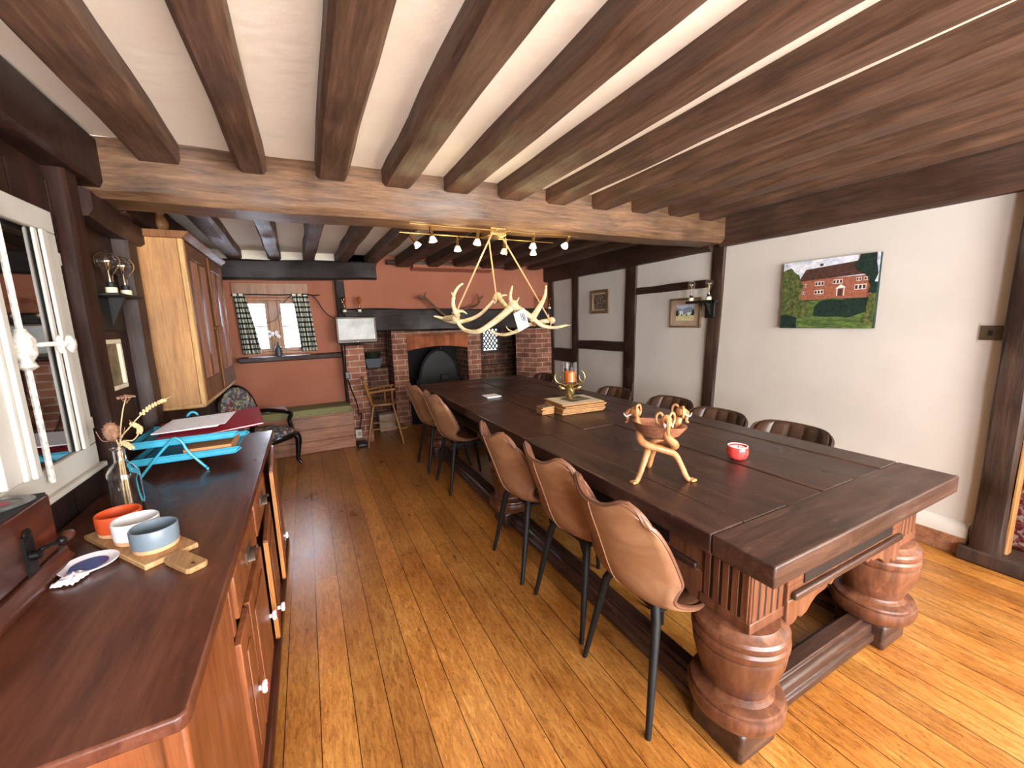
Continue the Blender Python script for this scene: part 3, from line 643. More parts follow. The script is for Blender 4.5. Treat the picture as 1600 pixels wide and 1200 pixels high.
def scroll(L, H):
    # carved bracket outline, measured from the leg outwards (L) and down (H)
    q = [(0, 0), (L, 0), (L*1.0, -H*.18), (L*.93, -H*.34), (L*.86, -H*.22), (L*.8, -H*.36), (L*.62, -H*.42), (L*.5, -H*.62), (L*.42, -H*.85), (L*.30, -H*.93), (L*.24, -H*.80), (L*.16, -H*.98), (0, -H)]
    return q
def apron(p0, p1, ax, out):
    """apron rail between two legs along axis ax; out = coordinate of its face on the other axis"""
    def bx(a0, a1, o0, o1, z0, z1): return ((a0, o0, z0), (a1, o1, z1)) if ax == 'x' else ((o0, a0, z0), (o1, a1, z1))
    sgn = 1 if out > (2.56 if ax == 'x' else 1.74) else -1
    o_in, o_out = sorted((out, out-sgn*.03))
    a = MB().box(*bx(p0, p1, o_in, o_out, .60, zb)).build('apron', 'tleg', t, .003)
    dz = -.052 if ax == 'x' else 0
    if dz: MB().box(*bx(p0, p1, o_in, o_out, .60+dz, .601)).build('apron_edge', 'tleg', a)
    f0, f1 = sorted((out, out+sgn*.004)); L = p1-p0; m = .09 if ax == 'x' else .15
    MB().box(*bx(p0+m, p1-m, f0, f1, .640+dz, .695+dz)).build('inlay', 'tdark', a)
    f0, f1 = sorted((out, out+sgn*.018))
    MB().box(*bx(p0+.02, p1-.02, f0, f1, .604+dz, .630+dz)).build('moulding', 'tablex' if ax == 'x' else 'table', a, .006)
    f0, f1 = sorted((out+sgn*.004, out-sgn*.02))
    for s0, d in ((p0, 1), (p1, -1)):
        poly = [(s0+d*u, .604+dz+w) for u, w in scroll(min(.32, L*.36), .12 if not dz else .10)]
        MB().prism(poly, 'y' if ax == 'x' else 'x', f0, f1).build('bracket', 'tleg', a, .004)
for k in range(2):
    apron(LY[k]+.0875, LY[k+1]-.0875, 'y', LX[0]-.084); apron(LY[k]+.0875, LY[k+1]-.0875, 'y', LX[1]+.084)
apron(LX[0]+.0875, LX[1]-.0875, 'x', LY[0]-.10); apron(LX[0]+.0875, LX[1]-.0875, 'x', LY[2]+.10)
def stretcher(p0, p1, ax, c):
    w = .062
    def pr(poly): return MB().prism(poly, ax, p0, p1)
    q = [(c-w, .03), (c+w, .03), (c+w, .06), (c+w-.012, .066), (c+w-.012, .10), (c+w-.02, .108), (c+w-.035, .112), (c+w-.035, .128), (c-w+.035, .128), (c-w+.035, .112), (c-w+.02, .108), (c-w+.012, .10), (c-w+.012, .066), (c-w, .06)]
    pr(q).build('stretcher', 'table' if ax == 'y' else 'tablex', t, .003)
for k in range(2):
    for lx in LX: stretcher(LY[k]+.09, LY[k+1]-.09, 'y', lx)
for ly in (LY[0], LY[2]): stretcher(LX[0]+.09, LX[1]-.09, 'x', ly)

# ------------------------------------------------------------------ leather bucket chairs (facing +x, origin on the floor)
PROF = [(.245, .438), (.235, .462), (.19, .472), (.10, .462), (0, .452), (-.09, .448), (-.16, .462), (-.215, .50), (-.25, .565), (-.28, .65), (-.308, .73), (-.33, .79), (-.343, .83), (-.348, .848)]
HW = [.19, .205, .215, .225, .23, .232, .232, .234, .236, .236, .234, .230, .222, .205]
def chair(name, label, group, outer, inner, legm, dip=1.0):
    t = T(name, label, 'chair', (0, 0, 0), group)
    prof = bez([(x, 0, z) for x, z in PROF], 4); n = len(prof)-1
    hw = [p.x for p in bez([(h, 0, 0) for h in HW], 4)]
    def pt(u, v, off=0.0, rib=0.0):
        k = v*n; i = min(int(k), n-1); f = k-i
        p = prof[i].lerp(prof[i+1], f); w = hw[i]*(1-f)+hw[i+1]*f
        tg = (prof[i+1]-prof[i]).normalized(); nr = Vector((tg.z, 0, -tg.x))     # towards the sitter
        s = 2*u-1; a = abs(s); back = max(0, min(1, (p.z-.455)/.14)) if k > 16 else 0
        top = max(0, (v-.58)/.42)**1.6
        x = p.x+back*(.125*a**2.2)*(1-.45*top); z = p.z+(1-back)*.03*a**3+(.03*math.sin(PI*min(1, max(0, (v-.35)/.3)))*a**4)
        z += top*(dip*.05*math.exp(-((a-.78)/.34)**2)-(.022+.03*dip)*a**8)
        q = Vector((x, s*w, z))
        o = off+rib*abs(math.cos(5*PI*s*.5))**.5*(1-a**6)
        if off > .008: o *= (1-.8*a**10)*(1-.75*max(0, (v-.9)/.1)**2)
        nn = Vector((nr.x, -s*.55*back, nr.z)).normalized()
        return q+nn*o
    b = MB().grid(lambda u, v: pt(u, v), 16, n); b.build('shell', outer, t, thick=.014, off=0)
    b = MB().grid(lambda u, v: pt(.04+.92*u, .015+.965*v, .013, .016), 40, n); b.build('quilted_lining', inner, t, thick=.008, off=0)
    e = [pt(0, j/n, .006) for j in range(n+1)]+[pt(i/16, 1, .006) for i in range(1, 17)]+[pt(1, 1-j/n, .006) for j in range(1, n+1)]
    MB().tube(e, .0085, 6).build('piping', inner, t)
    MB().tube([pt(.5, j/n, -.008) for j in range(int(n*.42), n+1)], .0022, 4).build('seam', 'seam', t)
    for sx, sy in ((-1, -1), (-1, 1), (1, -1), (1, 1)):
        MB().tube([(sx*.13-.01, sy*.12, .447), (sx*.15-.01, sy*.145, .40), (sx*.225-.01, sy*.20, 0)], [.019, .018, .011], 10).build('leg', legm, t)
    MB().box((-.15, -.14, .425), (.13, .14, .44)).build('seat_bracket', legm, t)
    return t
ch = chair('dining_chair', 'tan leather bucket chair nearest the camera on the left side of the table', 'tan bucket chairs on the dresser side', 'leather', 'leatherd', 'ironm')
ch.location = (1.20, 1.08, 0); ch.rotation_euler = (0, 0, R0 := math.radians(-3))
G = 'tan bucket chairs on the dresser side'
dup(ch, (1.235, 1.565, 0), math.radians(2), 'tan leather bucket chair, second from the camera on the dresser side of the table', G)
dup(ch, (1.205, 2.06, 0), math.radians(-1), 'tan leather bucket chair, third from the camera on the dresser side of the table', G)
dup(ch, (1.225, 3.42, 0), math.radians(0), 'tan leather bucket chair after the gap, fourth along the dresser side of the table', G)
dup(ch, (1.20, 4.03, 0), math.radians(1), 'tan leather bucket chair closest to the high chair on the dresser side of the table', G)
cd = chair('dining_chair', 'dark brown ribbed chair by the house picture wall, nearest the camera', 'dark ribbed chairs along the white wall', 'leatherk', 'leatherk', 'ironm', 0)
G = 'dark ribbed chairs along the white wall'
for i, (x, y, a, l) in enumerate([(2.28, 1.34, 180, None), (2.27, 1.825, 180, 'dark brown ribbed chair against the white wall, second from the camera'), (2.36, 2.32, 178, 'dark brown ribbed chair below the watercolour'),
                                  (2.31, 2.93, 181, 'dark brown ribbed chair below the smallest picture, behind the carved bowl'), (2.31, 4.22, 180, 'dark brown ribbed chair in the far right corner behind the candle')]):
    if i == 0: cd.location = (x, y, 0); cd.rotation_euler = (0, 0, math.radians(a)); cd.scale = (1, 1, .965)
    else: dup(cd, (x, y, 0), math.radians(a), l, G)

# ------------------------------------------------------------------ dresser
DX, DY0, DY1, DZ = -.285, .90, 3.06, .80
t = T('dresser', 'long mahogany sideboard dresser with worn dark top along the left wall', 'dresser', (-.58, 2.0, 0))
MB().prism([(XL+.015, .848), (-.275, .848), (-.262, .862), (-.262, 3.137), (XL+.015, 3.137)], 'z', .767, DZ).build('top', 'mahog', t, .006)
MB().box((XL+.03, DY0, .07), (DX-.02, DY1, .767)).build('body', 'mahogz', t, .004)
MB().box((XL+.03, DY0-.03, 0), (DX+.045, DY1+.02, .055)).build('plinth', 'mahogdk', t, .012)
MB().box((DX-.03, DY0-.03, .06), (DX+.012, DY0+.42, .767)).build('front_panel', 'mahogz', t, .008)
MB().box((DX-.02, DY0+.42, .74), (DX+.006, DY1, .767)).build('rail', 'mahogz', t, .003)
for y in (1.395, 1.955, 2.455): MB().box((DX-.02, y-.018, .07), (DX+.004, y+.018, .74)).build('stile', 'mahogz', t, .003)
def cup(y, z, p):
    q = MB()
    def fn(u, v):
        a = PI*u; r = .026*math.sin(PI*v*.5+.02)
        return Vector((DX+.016+.026*math.cos(PI*v*.5), y-.05*math.cos(a), z+.03*math.sin(a)*(1-.35*v)-.012+0*r))
    q.grid(fn, 12, 6); q.box((DX+.014, y-.056, z-.02), (DX+.018, y+.056, z+.024))
    return q.build('cup_handle', 'steel', p)
for y0, y1 in ((1.42, 1.935), (1.98, 2.435)):
    d = MB().box((DX-.02, y0, .59), (DX+.014, y1, .735)).build('drawer', 'mahogz', t, .005)
    cup((y0+y1)/2+.02, .668, d)
def knob(p, x, y, z):
    k = MB().lathe((x, y, z), [(.008, 0), (.008, .012), (.019, .018), (.021, .024), (.017, .031), (.004, .034)], 16, Ry(PI/2)).build('knob', 'wax', p)
    b = MB()
    for j in range(5): b.ball((x+.0315, y+.0095*math.cos(j*1.257), z+.0095*math.sin(j*1.257)), .0065, (.5, 1, 1), 8, 5)
    b.ball((x+.033, y, z), .004, (.6, 1, 1), 8, 5); b.build('flower_print', 'folder', p)
def door(y0, y1, z0, z1, ky, kz, ajar=0):
    """door hinged on its far edge, standing ajar by the given angle"""
    R = Rz(math.radians(ajar)); hg = Vector((DX+.003, y1, 0))
    def tr(x, y, z): return tuple(hg+R @ Vector((x-hg.x, y-hg.y, z)))
    def hx(x0, ya, za, x1, yb, zb_): return MB().hexa([tr(x0, ya, za), tr(x1, ya, za), tr(x1, yb, za), tr(x0, yb, za), tr(x0, ya, zb_), tr(x1, ya, zb_), tr(x1, yb, zb_), tr(x0, yb, zb_)])
    d = hx(DX+.004, y0, z0, DX+.024, y1, z1).build('door', 'mahogz', t, .003)
    hx(DX+.024, y0+.06, z0+.07, DX+.029, y1-.06, z1-.07).build('raised_panel', 'mahogz', d, .004)
    if ajar: hx(DX+.005, y0-.002, z0+.01, DX+.023, y0, z1-.01).build('door_edge', 'mahogl', d)
    p = tr(DX+.022, ky, kz); knob(d, p[0], p[1], kz)
door(1.33, 1.52, .075, .565, 1.47, .285); door(1.54, 1.94, .075, .565, 1.905, .25)
door(1.98, 2.44, .075, .565, 2.04, .19, 3); door(2.475, 3.04, .075, .72, 2.72, .22, 3)
MB().box((DX-.03, DY1-.02, .06), (DX+.008, DY1+.03, .767)).build('end_stile', 'mahogz', t, .004)

# ------------------------------------------------------------------ things on the dresser
t = T('gramophone', 'wind-up gramophone box with side crank on the dresser by the white window', 'gramophone', (-.79, 1.35, DZ))
b = MB().box((XL+.006, 1.02, DZ+.055), (-.725, 1.64, 1.03)); b.build('case', 'mahogdk', t, .006)
MB().prism([(XL+.006, DZ), (-.700, DZ), (-.700, DZ+.02), (-.712, DZ+.035), (-.716, DZ+.055), (XL+.006, DZ+.055)], 'y', 1.0, 1.655).build('base_moulding', 'mahogdk', t, .005)
MB().box((XL+.008, 1.03, 1.03), (-.730, 1.635, 1.036)).build('felt_lining', 'felt', t)
b = MB().box((-.725, 1.475, .845), (-.718, 1.515, .965)); b.ball((-.718, 1.495, .968), .018, (.3, 1, .8)); b.ball((-.718, 1.495, .84), .014, (.3, 1, .8)); b.lathe((-.722, 1.495, .905), [(.014, 0), (.013, .02), (.007, .024)], 10, Ry(PI/2))
b.build('crank_plate', 'iron', t)
b = MB().tube(bez([(-.715, 1.495, .905), (-.70, 1.51, .915), (-.695, 1.535, .91), (-.69, 1.56, .905)]), .006, 8); b.ball((-.688, 1.565, .905), .012)
c = b.build('crank', 'iron', t)
MB().lathe((-.688, 1.572, .905), [(.006, 0), (.014, .012), (.016, .026), (.012, .042), (.004, .048)], 12, Rx(-PI/2) @ Rz(0)).build('crank_knob', 'mahogdk', c)
t = T('vinyl_record', 'black vinyl record lying on the gramophone', 'record', (-.795, 1.565, 1.036))
b = MB().lathe((-.795, 1.565, 1.036), [(.07, 0), (.07, .003), (.045, .0034), (.044, .0026), (.026, .0026), (.025, .0032), (.003, .0032)], 40); b.build('disc', 'record', t)
MB().lathe((-.795, 1.565, 1.0392), [(.024, 0), (.024, .0006), (.003, .0006)], 24).build('label', 'folder', t)

A = Vector((-.738, 1.801)); Bv = Vector((-.487, 1.465)); u = (Bv-A).normalized(); w = Vector((-u.y, u.x))
if w.x < 0: w = -w
def L2(a, c): q = A+u*a+w*c; return (q.x, q.y)
t = T('serving_board', 'acacia serving board with a short handle on the dresser', 'board', (-.57, 1.67, DZ))
MB().prism([L2(0, 0), L2(.42, 0), L2(.42, .045), L2(.435, .05), L2(.435, .04), L2(.555, .04), L2(.565, .05), L2(.565, .088), L2(.555, .098), L2(.435, .098), L2(.42, .093), L2(.42, .14), L2(0, .14)], 'z', DZ, DZ+.017).build('board', 'acacia', t, .003)
b = MB()
for k in range(7):
    q = L2(.41, .047+.007*k); b.box((q[0]-.002, q[1]-.002, DZ+.017), (q[0]+.002, q[1]+.002, DZ+.0175))
b.build('branding', 'mahogdk', t)
MB().prism([L2(.53, .066), L2(.545, .066), L2(.545, .072), L2(.53, .072)], 'z', DZ+.0171, DZ+.0176).build('hole', 'mahogdk', t)
for (a, m, l) in ((.085, 'terra', 'orange stoneware ramekin, farthest on the serving board'), (.205, 'whiteware', 'white stoneware ramekin in the middle of the serving board'), (.325, 'greyware', 'blue-grey stoneware ramekin nearest the board handle')):
    q = L2(a, .07); z0 = DZ+.017; c = (q[0], q[1], z0)
    t = T('ramekin', l, 'ramekin', c, 'ramekins on the serving board')
    MB().lathe(c, [(.045, .016), (.058, .016), (.0605, .03), (.061, .07), (.059, .073), (.056, .071), (.054, .024), (.02, .02)], 36).build('bowl', m, t)
    MB().lathe(c, [(.052, 0), (.057, .004), (.0595, .016), (.05, .0165)], 36).build('bare_base', 'rawclay', t)
t = T('spoon_rest', 'small white dish with a blue painted centre beside the gramophone', 'dish', (-.645, 1.575, DZ))
MB().lathe((-.645, 1.575, DZ), [(.02, .003), (.04, .003), (.052, .008), (.066, .014), (.067, .018), (.06, .017), (.044, .011), (.01, .009)], 32).build('dish', 'wax', t)
MB().lathe((-.645, 1.575, DZ+.0095), [(.043, .0025), (.03, .0015), (.004, .001)], 28).build('glaze', 'blueglaze', t)
t = T('sachet', 'crumpled white paper sachet beside the gramophone', 'sachet', (-.672, 1.51, DZ))
MB().grid(lambda a, c_: Vector((-.695+.05*a+.02*c_, 1.485+.06*c_-.012*a, DZ+.004+.014*abs(noise.noise(Vector((a*4, c_*4, 2))))+.012*math.sin(PI*a)*math.sin(PI*c_))), 8, 8).build('wrapper', 'paper', t, thick=.003, off=1)
MB().box((-.672, 1.515, DZ+.024), (-.662, 1.535, DZ+.0248)).build('print', 'blueglaze', t)

# glass bottle with dried stems
bx, by = -.70, 2.07
t = T('glass_bottle', 'clear glass bottle holding dried stems on the dresser', 'bottle', (bx, by, DZ))
MB().lathe((bx, by, DZ), [(.02, .001), (.046, .001), (.051, .008), (.051, .13), (.049, .148), (.038, .17), (.022, .186), (.0185, .20), (.0185, .236), (.023, .24), (.023, .25), (.019, .252), (.0155, .25), (.0155, .19), (.034, .165), (.045, .146), (.047, .12), (.047, .012), (.02, .006)], 32).build('glass', 'glass', t)
MB().lathe((bx, by, DZ), [(.0235, .242), (.0265, .245), (.0235, .25)], 20).build('lip', 'glass', t)
def stem(name, label, pts, head, n=1):
    t = T(name, label, 'dried flower', pts[0], 'dried stems in the glass bottle')
    p = bez(pts, 6); MB().tube(p, taper(len(p), .003, .0018), 6).build('stem', 'dry', t)
    b = MB(); e = p[-1]
    if head == 'thistle':
        b.ball(e, .024, (1, 1, 1.5), 12, 10)
        for k in range(46):
            a = k*2.4; z = -1+2*(k+.5)/46; r = math.sqrt(1-z*z)
            q = Vector((r*math.cos(a)*.023, r*math.sin(a)*.023, z*.035)); b.tube([e+q*.9, e+q*1.22], [.0016, .0004], 4)
        for k in range(5):
            a = k*1.257; b.tube(bez([e+Vector((0, 0, -.034)), e+Vector((.028*math.cos(a), .028*math.sin(a), -.03)), e+Vector((.042*math.cos(a), .042*math.sin(a), .012))], 5), .0012, 4)
    elif head == 'yarrow':
        for k in range(22):
            a = k*2.4; r = .0055*math.sqrt(k); b.ball(e+Vector((r*math.cos(a), r*math.sin(a), .012-r*.25)), .006, (1, 1, .8), 6, 4)
        for k in range(6):
            a = k*1.05; b.tube([e-Vector((0, 0, .02)), e+Vector((.02*math.cos(a), .02*math.sin(a), .008))], .001, 4)
    else:
        L = p[-9:]
        for k, q in enumerate(L):
            for s in (-1, 1): b.ball(q+Vector((.0045*s, .003*s*(k % 2), 0)), .0052, (1, 1, 1.5), 6, 5)
        for q in L[::2]: b.tube([q, q+(p[-1]-p[-6])*.6+Vector((.004, 0, .004))], .0006, 4)
    b.build('seed_head', 'dryhead' if head != 'wheat' else 'dry', t)
z0 = DZ+.02
stem('dried_teasel', 'spiky brown dried teasel head in the glass bottle', [(bx, by, z0), (bx+.004, by, DZ+.24), (bx-.008, by-.01, DZ+.315)], 'thistle')
stem('dried_yarrow', 'flat-topped dried flower stem above the teasel in the glass bottle', [(bx+.01, by, z0), (bx+.008, by+.004, DZ+.25), (bx+.012, by+.05, DZ+.36), (bx+.03, by+.06, DZ+.43)], 'yarrow')
stem('dried_wheat_ear', 'long dried wheat ear leaning right in the glass bottle', [(bx-.008, by+.005, z0), (bx+.005, by, DZ+.25), (bx+.04, by+.02, DZ+.32), (bx+.10, by+.04, DZ+.385), (bx+.15, by+.05, DZ+.41)], 'wheat')
stem('dried_wheat_ear', 'thin bent dried stalk below the long wheat ear in the glass bottle', [(bx-.005, by-.008, z0), (bx+.004, by-.004, DZ+.25), (bx+.05, by+.0, DZ+.27), (bx+.075, by+.0, DZ+.31), (bx+.055, by+.0, DZ+.335)], 'wheat')
stem('dried_wheat_ear', 'short dried stalk drooping over the bottle lip', [(bx+.006, by-.009, z0), (bx+.006, by-.005, DZ+.25), (bx+.03, by-.02, DZ+.262), (bx+.05, by-.03, DZ+.245)], 'wheat')

# wire letter tray with papers
t = T('letter_tray', 'turquoise two-tier wire letter tray on the far end of the dresser', 'letter tray', (-.58, 2.6, DZ))
for z in (.862, .945):
    x0, x1, ya, yb = -.79, -.385, 2.45, 2.80
    b = MB().tube([(x1+.02, ya, z+.026), (x0, ya, z+.026), (x0, yb, z+.026), (x1+.02, yb, z+.026)], .0055, 6); b.tube([(x1, ya, z), (x0+.012, ya, z), (x0+.012, yb, z), (x1, yb, z), (x1, ya, z)], .0042, 6)
    b.tube([(x1+.02, ya, z+.026), (x1+.03, ya, z+.02), (x1, ya, z)], .0042, 6); b.tube([(x1+.02, yb, z+.026), (x1+.03, yb, z+.02), (x1, yb, z)], .0042, 6)
    tr = b.build('tray_rim', 'cyan', t)
    b = MB().box((x0+.012, ya, z-.0015), (x1, yb, z+.0008)); b.face([(x0, ya+.001, z), (x1, ya+.001, z), (x1+.02, ya+.001, z+.026), (x0, ya+.001, z+.026)]); b.face([(x0, yb, z), (x1, yb, z), (x1+.02, yb, z+.026), (x0, yb, z+.026)]); b.face([(x0+.001, ya, z), (x0+.001, yb, z), (x0+.001, yb, z+.026), (x0+.001, ya, z+.026)])
    b.build('mesh_tray', 'cyan', tr)
for y, dz in ((2.436, 0), (2.815, .055)):
    MB().tube(bez([(-.50, y-.02, DZ+.007), (-.515, y, DZ+.018), (-.57, y, DZ+.1), (-.59, y, DZ+.155+dz), (-.615, y, DZ+.178+dz), (-.64, y, DZ+.155+dz), (-.69, y, DZ+.1), (-.765, y, DZ+.006)], 5), .0062, 8).build('leg', 'cyan', t)
t = T('kraft_box', 'flat brown cardboard packet in the lower letter tray', 'packet', (-.5, 2.6, .864))
MB().box((-.60, 2.47, .8635), (-.40, 2.76, .905)).build('packet', 'kraft', t, .002); MB().box((-.60, 2.468, .8635), (-.40, 2.76, .868)).build('flap', 'paper', t)
t = T('card_folder', 'red card folder jutting out of the upper letter tray', 'folder', (-.5, 2.7, .947))
Rf = Rz(math.radians(8)) @ Ry(math.radians(-4)) @ Rx(math.radians(6))
MB().obox((-.50, 2.66, .978), (.46, .33, .0035), Rf).build('cover', 'folder', t, .001); MB().obox((-.50, 2.662, .982), (.452, .32, .005), Rf).build('pages', 'paper', t); MB().obox((-.50, 2.66, .986), (.46, .33, .0025), Rf).build('front_cover', 'folder', t, .001)
t = T('spiral_notebook', 'white spiral-bound notebook on top of the red folder', 'notebook', (-.6, 2.65, .998))
Rn = Rz(math.radians(-14)) @ Ry(math.radians(-4)) @ Rx(math.radians(7))
MB().obox((-.575, 2.65, 1.002), (.30, .21, .006), Rn).build('pages', 'paper', t)
MB().obox((-.55, 2.635, 1.0075), (.29, .20, .0015), Rz(math.radians(-8)) @ Ry(math.radians(-4)) @ Rx(math.radians(7))).build('loose_sheet', 'paper', t)
b = MB()
for k in range(22):
    q = Vector((-.575, 2.65, 1.004))+Rn @ Vector((-.14+.0133*k, .105, 0)); b.lathe(q, [(.0075, -.002), (.009, 0), (.0075, .002)], 8, Rn @ Ry(PI/2))
b.build('spiral_binding', 'ironm', t)

# ------------------------------------------------------------------ left wall: cupboard, pictures, sconce
cx0, cx1, cy0, cy1, cz0, cz1 = XL+.03, -.60, 3.10, 4.36, 1.02, 2.03
t = T('wall_cupboard', 'pine wall cupboard with pink door panels hung on the left wall', 'cupboard', (-.73, 3.73, cz0))
b = MB().box((cx0, cy0, cz0), (cx1-.025, cy1, cz1)); b.build('case', 'pine', t, .004)
MB().box((cx1-.025, cy0-.004, cz0-.005), (cx1+.004, cy0+.045, cz1)).build('corner_post', 'pineend', t, .006)
MB().box((cx0, cy0-.004, cz0-.012), (cx1, cy1, cz0+.012)).build('bottom_board', 'pineend', t, .008)
MB().prism([(cx0, cz1), (cx1+.005, cz1), (cx1+.012, cz1+.012), (cx1+.035, cz1+.03), (cx1+.04, cz1+.042), (cx0, cz1+.042)], 'y', cy0-.012, cy1+.03).build('cornice', 'pinedoor', t, .003)
for (y0, y1, sg) in ((cy0+.045, 3.72, 1), (3.735, cy1-.03, 0)):
    X0, X1 = cx1-.02, cx1+.004
    b = MB(); z0, z1 = cz0+.02, cz1-.01
    b.box((X0, y0, z0), (X1, y0+.07, z1)); b.box((X0, y1-.07, z0), (X1, y1, z1)); b.box((X0, y0+.07, z0), (X1, y1-.07, z0+.13)); b.box((X0, y0+.07, z1-.09), (X1, y1-.07, z1)); ym = (y0+y1)/2; b.box((X0, ym-.035, z0+.13), (X1, ym+.035, z1-.09))
    d = b.build('door', 'pinedoor', t, .004)
    for (a, c) in ((y0+.07, ym-.035), (ym+.035, y1-.07)): MB().box((X0, a, z0+.13), (X0+.012, c, z1-.09)).build('panel', 'pinkpanel', d, .003)
    k = (y1-.035) if sg else (y0+.035)
    MB().lathe((X1, k, 1.5), [(.008, 0), (.007, .012), (.017, .022), (.017, .032), (.008, .04)], 14, Ry(PI/2)).build('knob', 'pinedoor', d)
MB().box((cx1+.004, 3.715, cz0+.03), (cx1+.02, 3.745, cz1-.02)).build('cover_strip', 'pinedoor', t, .006)
t = T('wooden_ornament', 'dark carved wooden ornament standing on top of the pine cupboard', 'ornament', (-.765, 3.45, cz1+.042))
MB().lathe((-.765, 3.45, cz1+.042), [(.03, 0), (.045, .01), (.04, .03), (.028, .05), (.04, .075), (.047, .10), (.036, .13), (.025, .15), (.033, .17), (.036, .19), (.02, .21), (.006, .215)], 12).build('body', 'pinedoor', t)
def bulb(c, p, r, h, m, name='bulb'):
    """clear filament lamp: socket, porcelain ring, glass envelope, filament"""
    x, y, z = c
    MB().lathe(c, [(.02, 0), (.022, .002), (.022, .028), (.019, .03)], 16).build('holder', 'cream', p)
    MB().lathe((x, y, z+.03), [(.016, 0), (.016, .02), (.012, .024)], 14).build('socket', 'ironm', p)
    zz = z+.052; prof = [(.011, 0), (.012, h*.2), (r*.55, h*.38)]+[(r*math.cos(a), h-r*1.0+r*math.sin(a)) for a in [(-.5+k*.1)*PI*.98 for k in range(3, 10)]]+[(r*.3, h-r*.02)]
    w_ = .0014; g = MB().lathe((x, y, zz), prof+[(max(.001, a-w_), c_-(w_ if a < r*.5 else 0)) for a, c_ in prof[::-1]], 24, cap=False).build(name, m, p)
    MB().tube([(x, y, zz), (x, y, zz+h*.4)], [.0035, .0015], 6).build('stem', 'cream', g)
    MB().tube(bez([(x-.004, y, zz+h*.4), (x-.007, y, zz+h*.75), (x, y, zz+h*.5), (x+.007, y, zz+h*.75), (x+.004, y, zz+h*.4)], 4), .0009, 4).build('filament', 'brass', g)
t = T('wall_sconce', 'black wall sconce with two clear globe bulbs beside the pine cupboard', 'wall light', (XL+.02, 2.68, 1.60))
b = MB().box((XL+.012, 2.56, 1.50), (XL+.03, 2.83, 1.66)); b.build('backplate', 'ironm', t, .006)
MB().box((XL+.012, 2.54, 1.662), (XL+.115, 2.86, 1.675)).build('shelf', 'ironm', t, .003); MB().prism([(XL+.03, 1.52), (XL+.09, 1.662), (XL+.03, 1.662)], 'y', 2.68, 2.70).build('bracket', 'ironm', t)
for y in (2.61, 2.79): bulb((XL+.07, y, 1.675), t, .047, .145, 'bulb')
def frame(t, org, u, v, n, w, h, fw, fd, fm, layers):
    """picture frame: org = lower corner on the wall, u/v edge directions, n out of the wall"""
    u, v, n, org = Vector(u), Vector(v), Vector(n), Vector(org)
    def hx(a0, b0, a1, b1, d0, d1): return [org+u*a+v*c+n*d for d in (d0, d1) for a, c in ((a0, b0), (a1, b0), (a1, b1), (a0, b1))]
    b = MB(); b.hexa(hx(0, 0, w, fw, 0, fd)); b.hexa(hx(0, h-fw, w, h, 0, fd)); b.hexa(hx(0, fw, fw, h-fw, 0, fd)); b.hexa(hx(w-fw, fw, w, h-fw, 0, fd))
    if fw: b.build('frame', fm, t, .003)
    b = MB()
    for k, (nm, m, polys, d) in enumerate(layers):
        b.mi = k
        for q in polys: b.face([org+u*(fw+a*(w-2*fw))+v*(fw+c*(h-2*fw))+n*d for a, c in q])
    b.build('print', [L[1] for L in layers], t, smooth=False)
R01 = [(0, 0), (1, 0), (1, 1), (0, 1)]
def rect(a, c, e, f): return [(a, c), (e, c), (e, f), (a, f)]
t = T('framed_print', 'small sepia print in a pale frame on the dark panelled wall', 'picture', (XL+.012, 2.61, 1.22))
frame(t, (XL+.014, 2.44, 1.215), (0, 1, 0), (0, 0, 1), (1, 0, 0), .29, .245, .022, .02, 'framew', [('print', 'painte', [R01], .006)])

# ------------------------------------------------------------------ right wall: canvas, two pictures, sconce, switch
t = T('house_canvas', 'frameless canvas of a red brick house behind green bushes on the white wall', 'picture', (XR-.03, 1.66, 1.37))
y0, y1, z0, z1 = 1.955, 1.348, 1.371, 1.872; w, h = y0-y1, z1-z0
MB().box((XR-.028, y1, z0), (XR, y0, z1)).build('canvas', 'pdark', t, .002)
def tree(pts, n=3, amp=.03, seed=1):
    out = []
    for i in range(len(pts)):
        a, c = Vector(pts[i]+(0,)), Vector(pts[(i+1) % len(pts)]+(0,))
        for k in range(n):
            q = a.lerp(c, k/n); d = noise.noise_vector(q*9+Vector((seed, 0, 0))); out.append((min(1, max(0, q.x+d.x*amp)), min(1, max(0, q.y+d.y*amp))))
    return out
win = lambda a, c, ww, hh: rect(a, c, a+ww, c+hh)
panes = []
for (a, c, ww, hh, k) in ((.38, .62, .10, .06, 3), (.57, .63, .10, .06, 3), (.38, .50, .10, .06, 3), (.79, .53, .11, .07, 3), (.80, .65, .05, .045, 2), (.87, .65, .06, .045, 2), (.255, .615, .035, .04, 2), (.24, .505, .035, .04, 2)):
    for j in range(k): panes.append(rect(a+ww*(j+.16)/k, c+hh*.14, a+ww*(j+.84)/k, c+hh*.86))
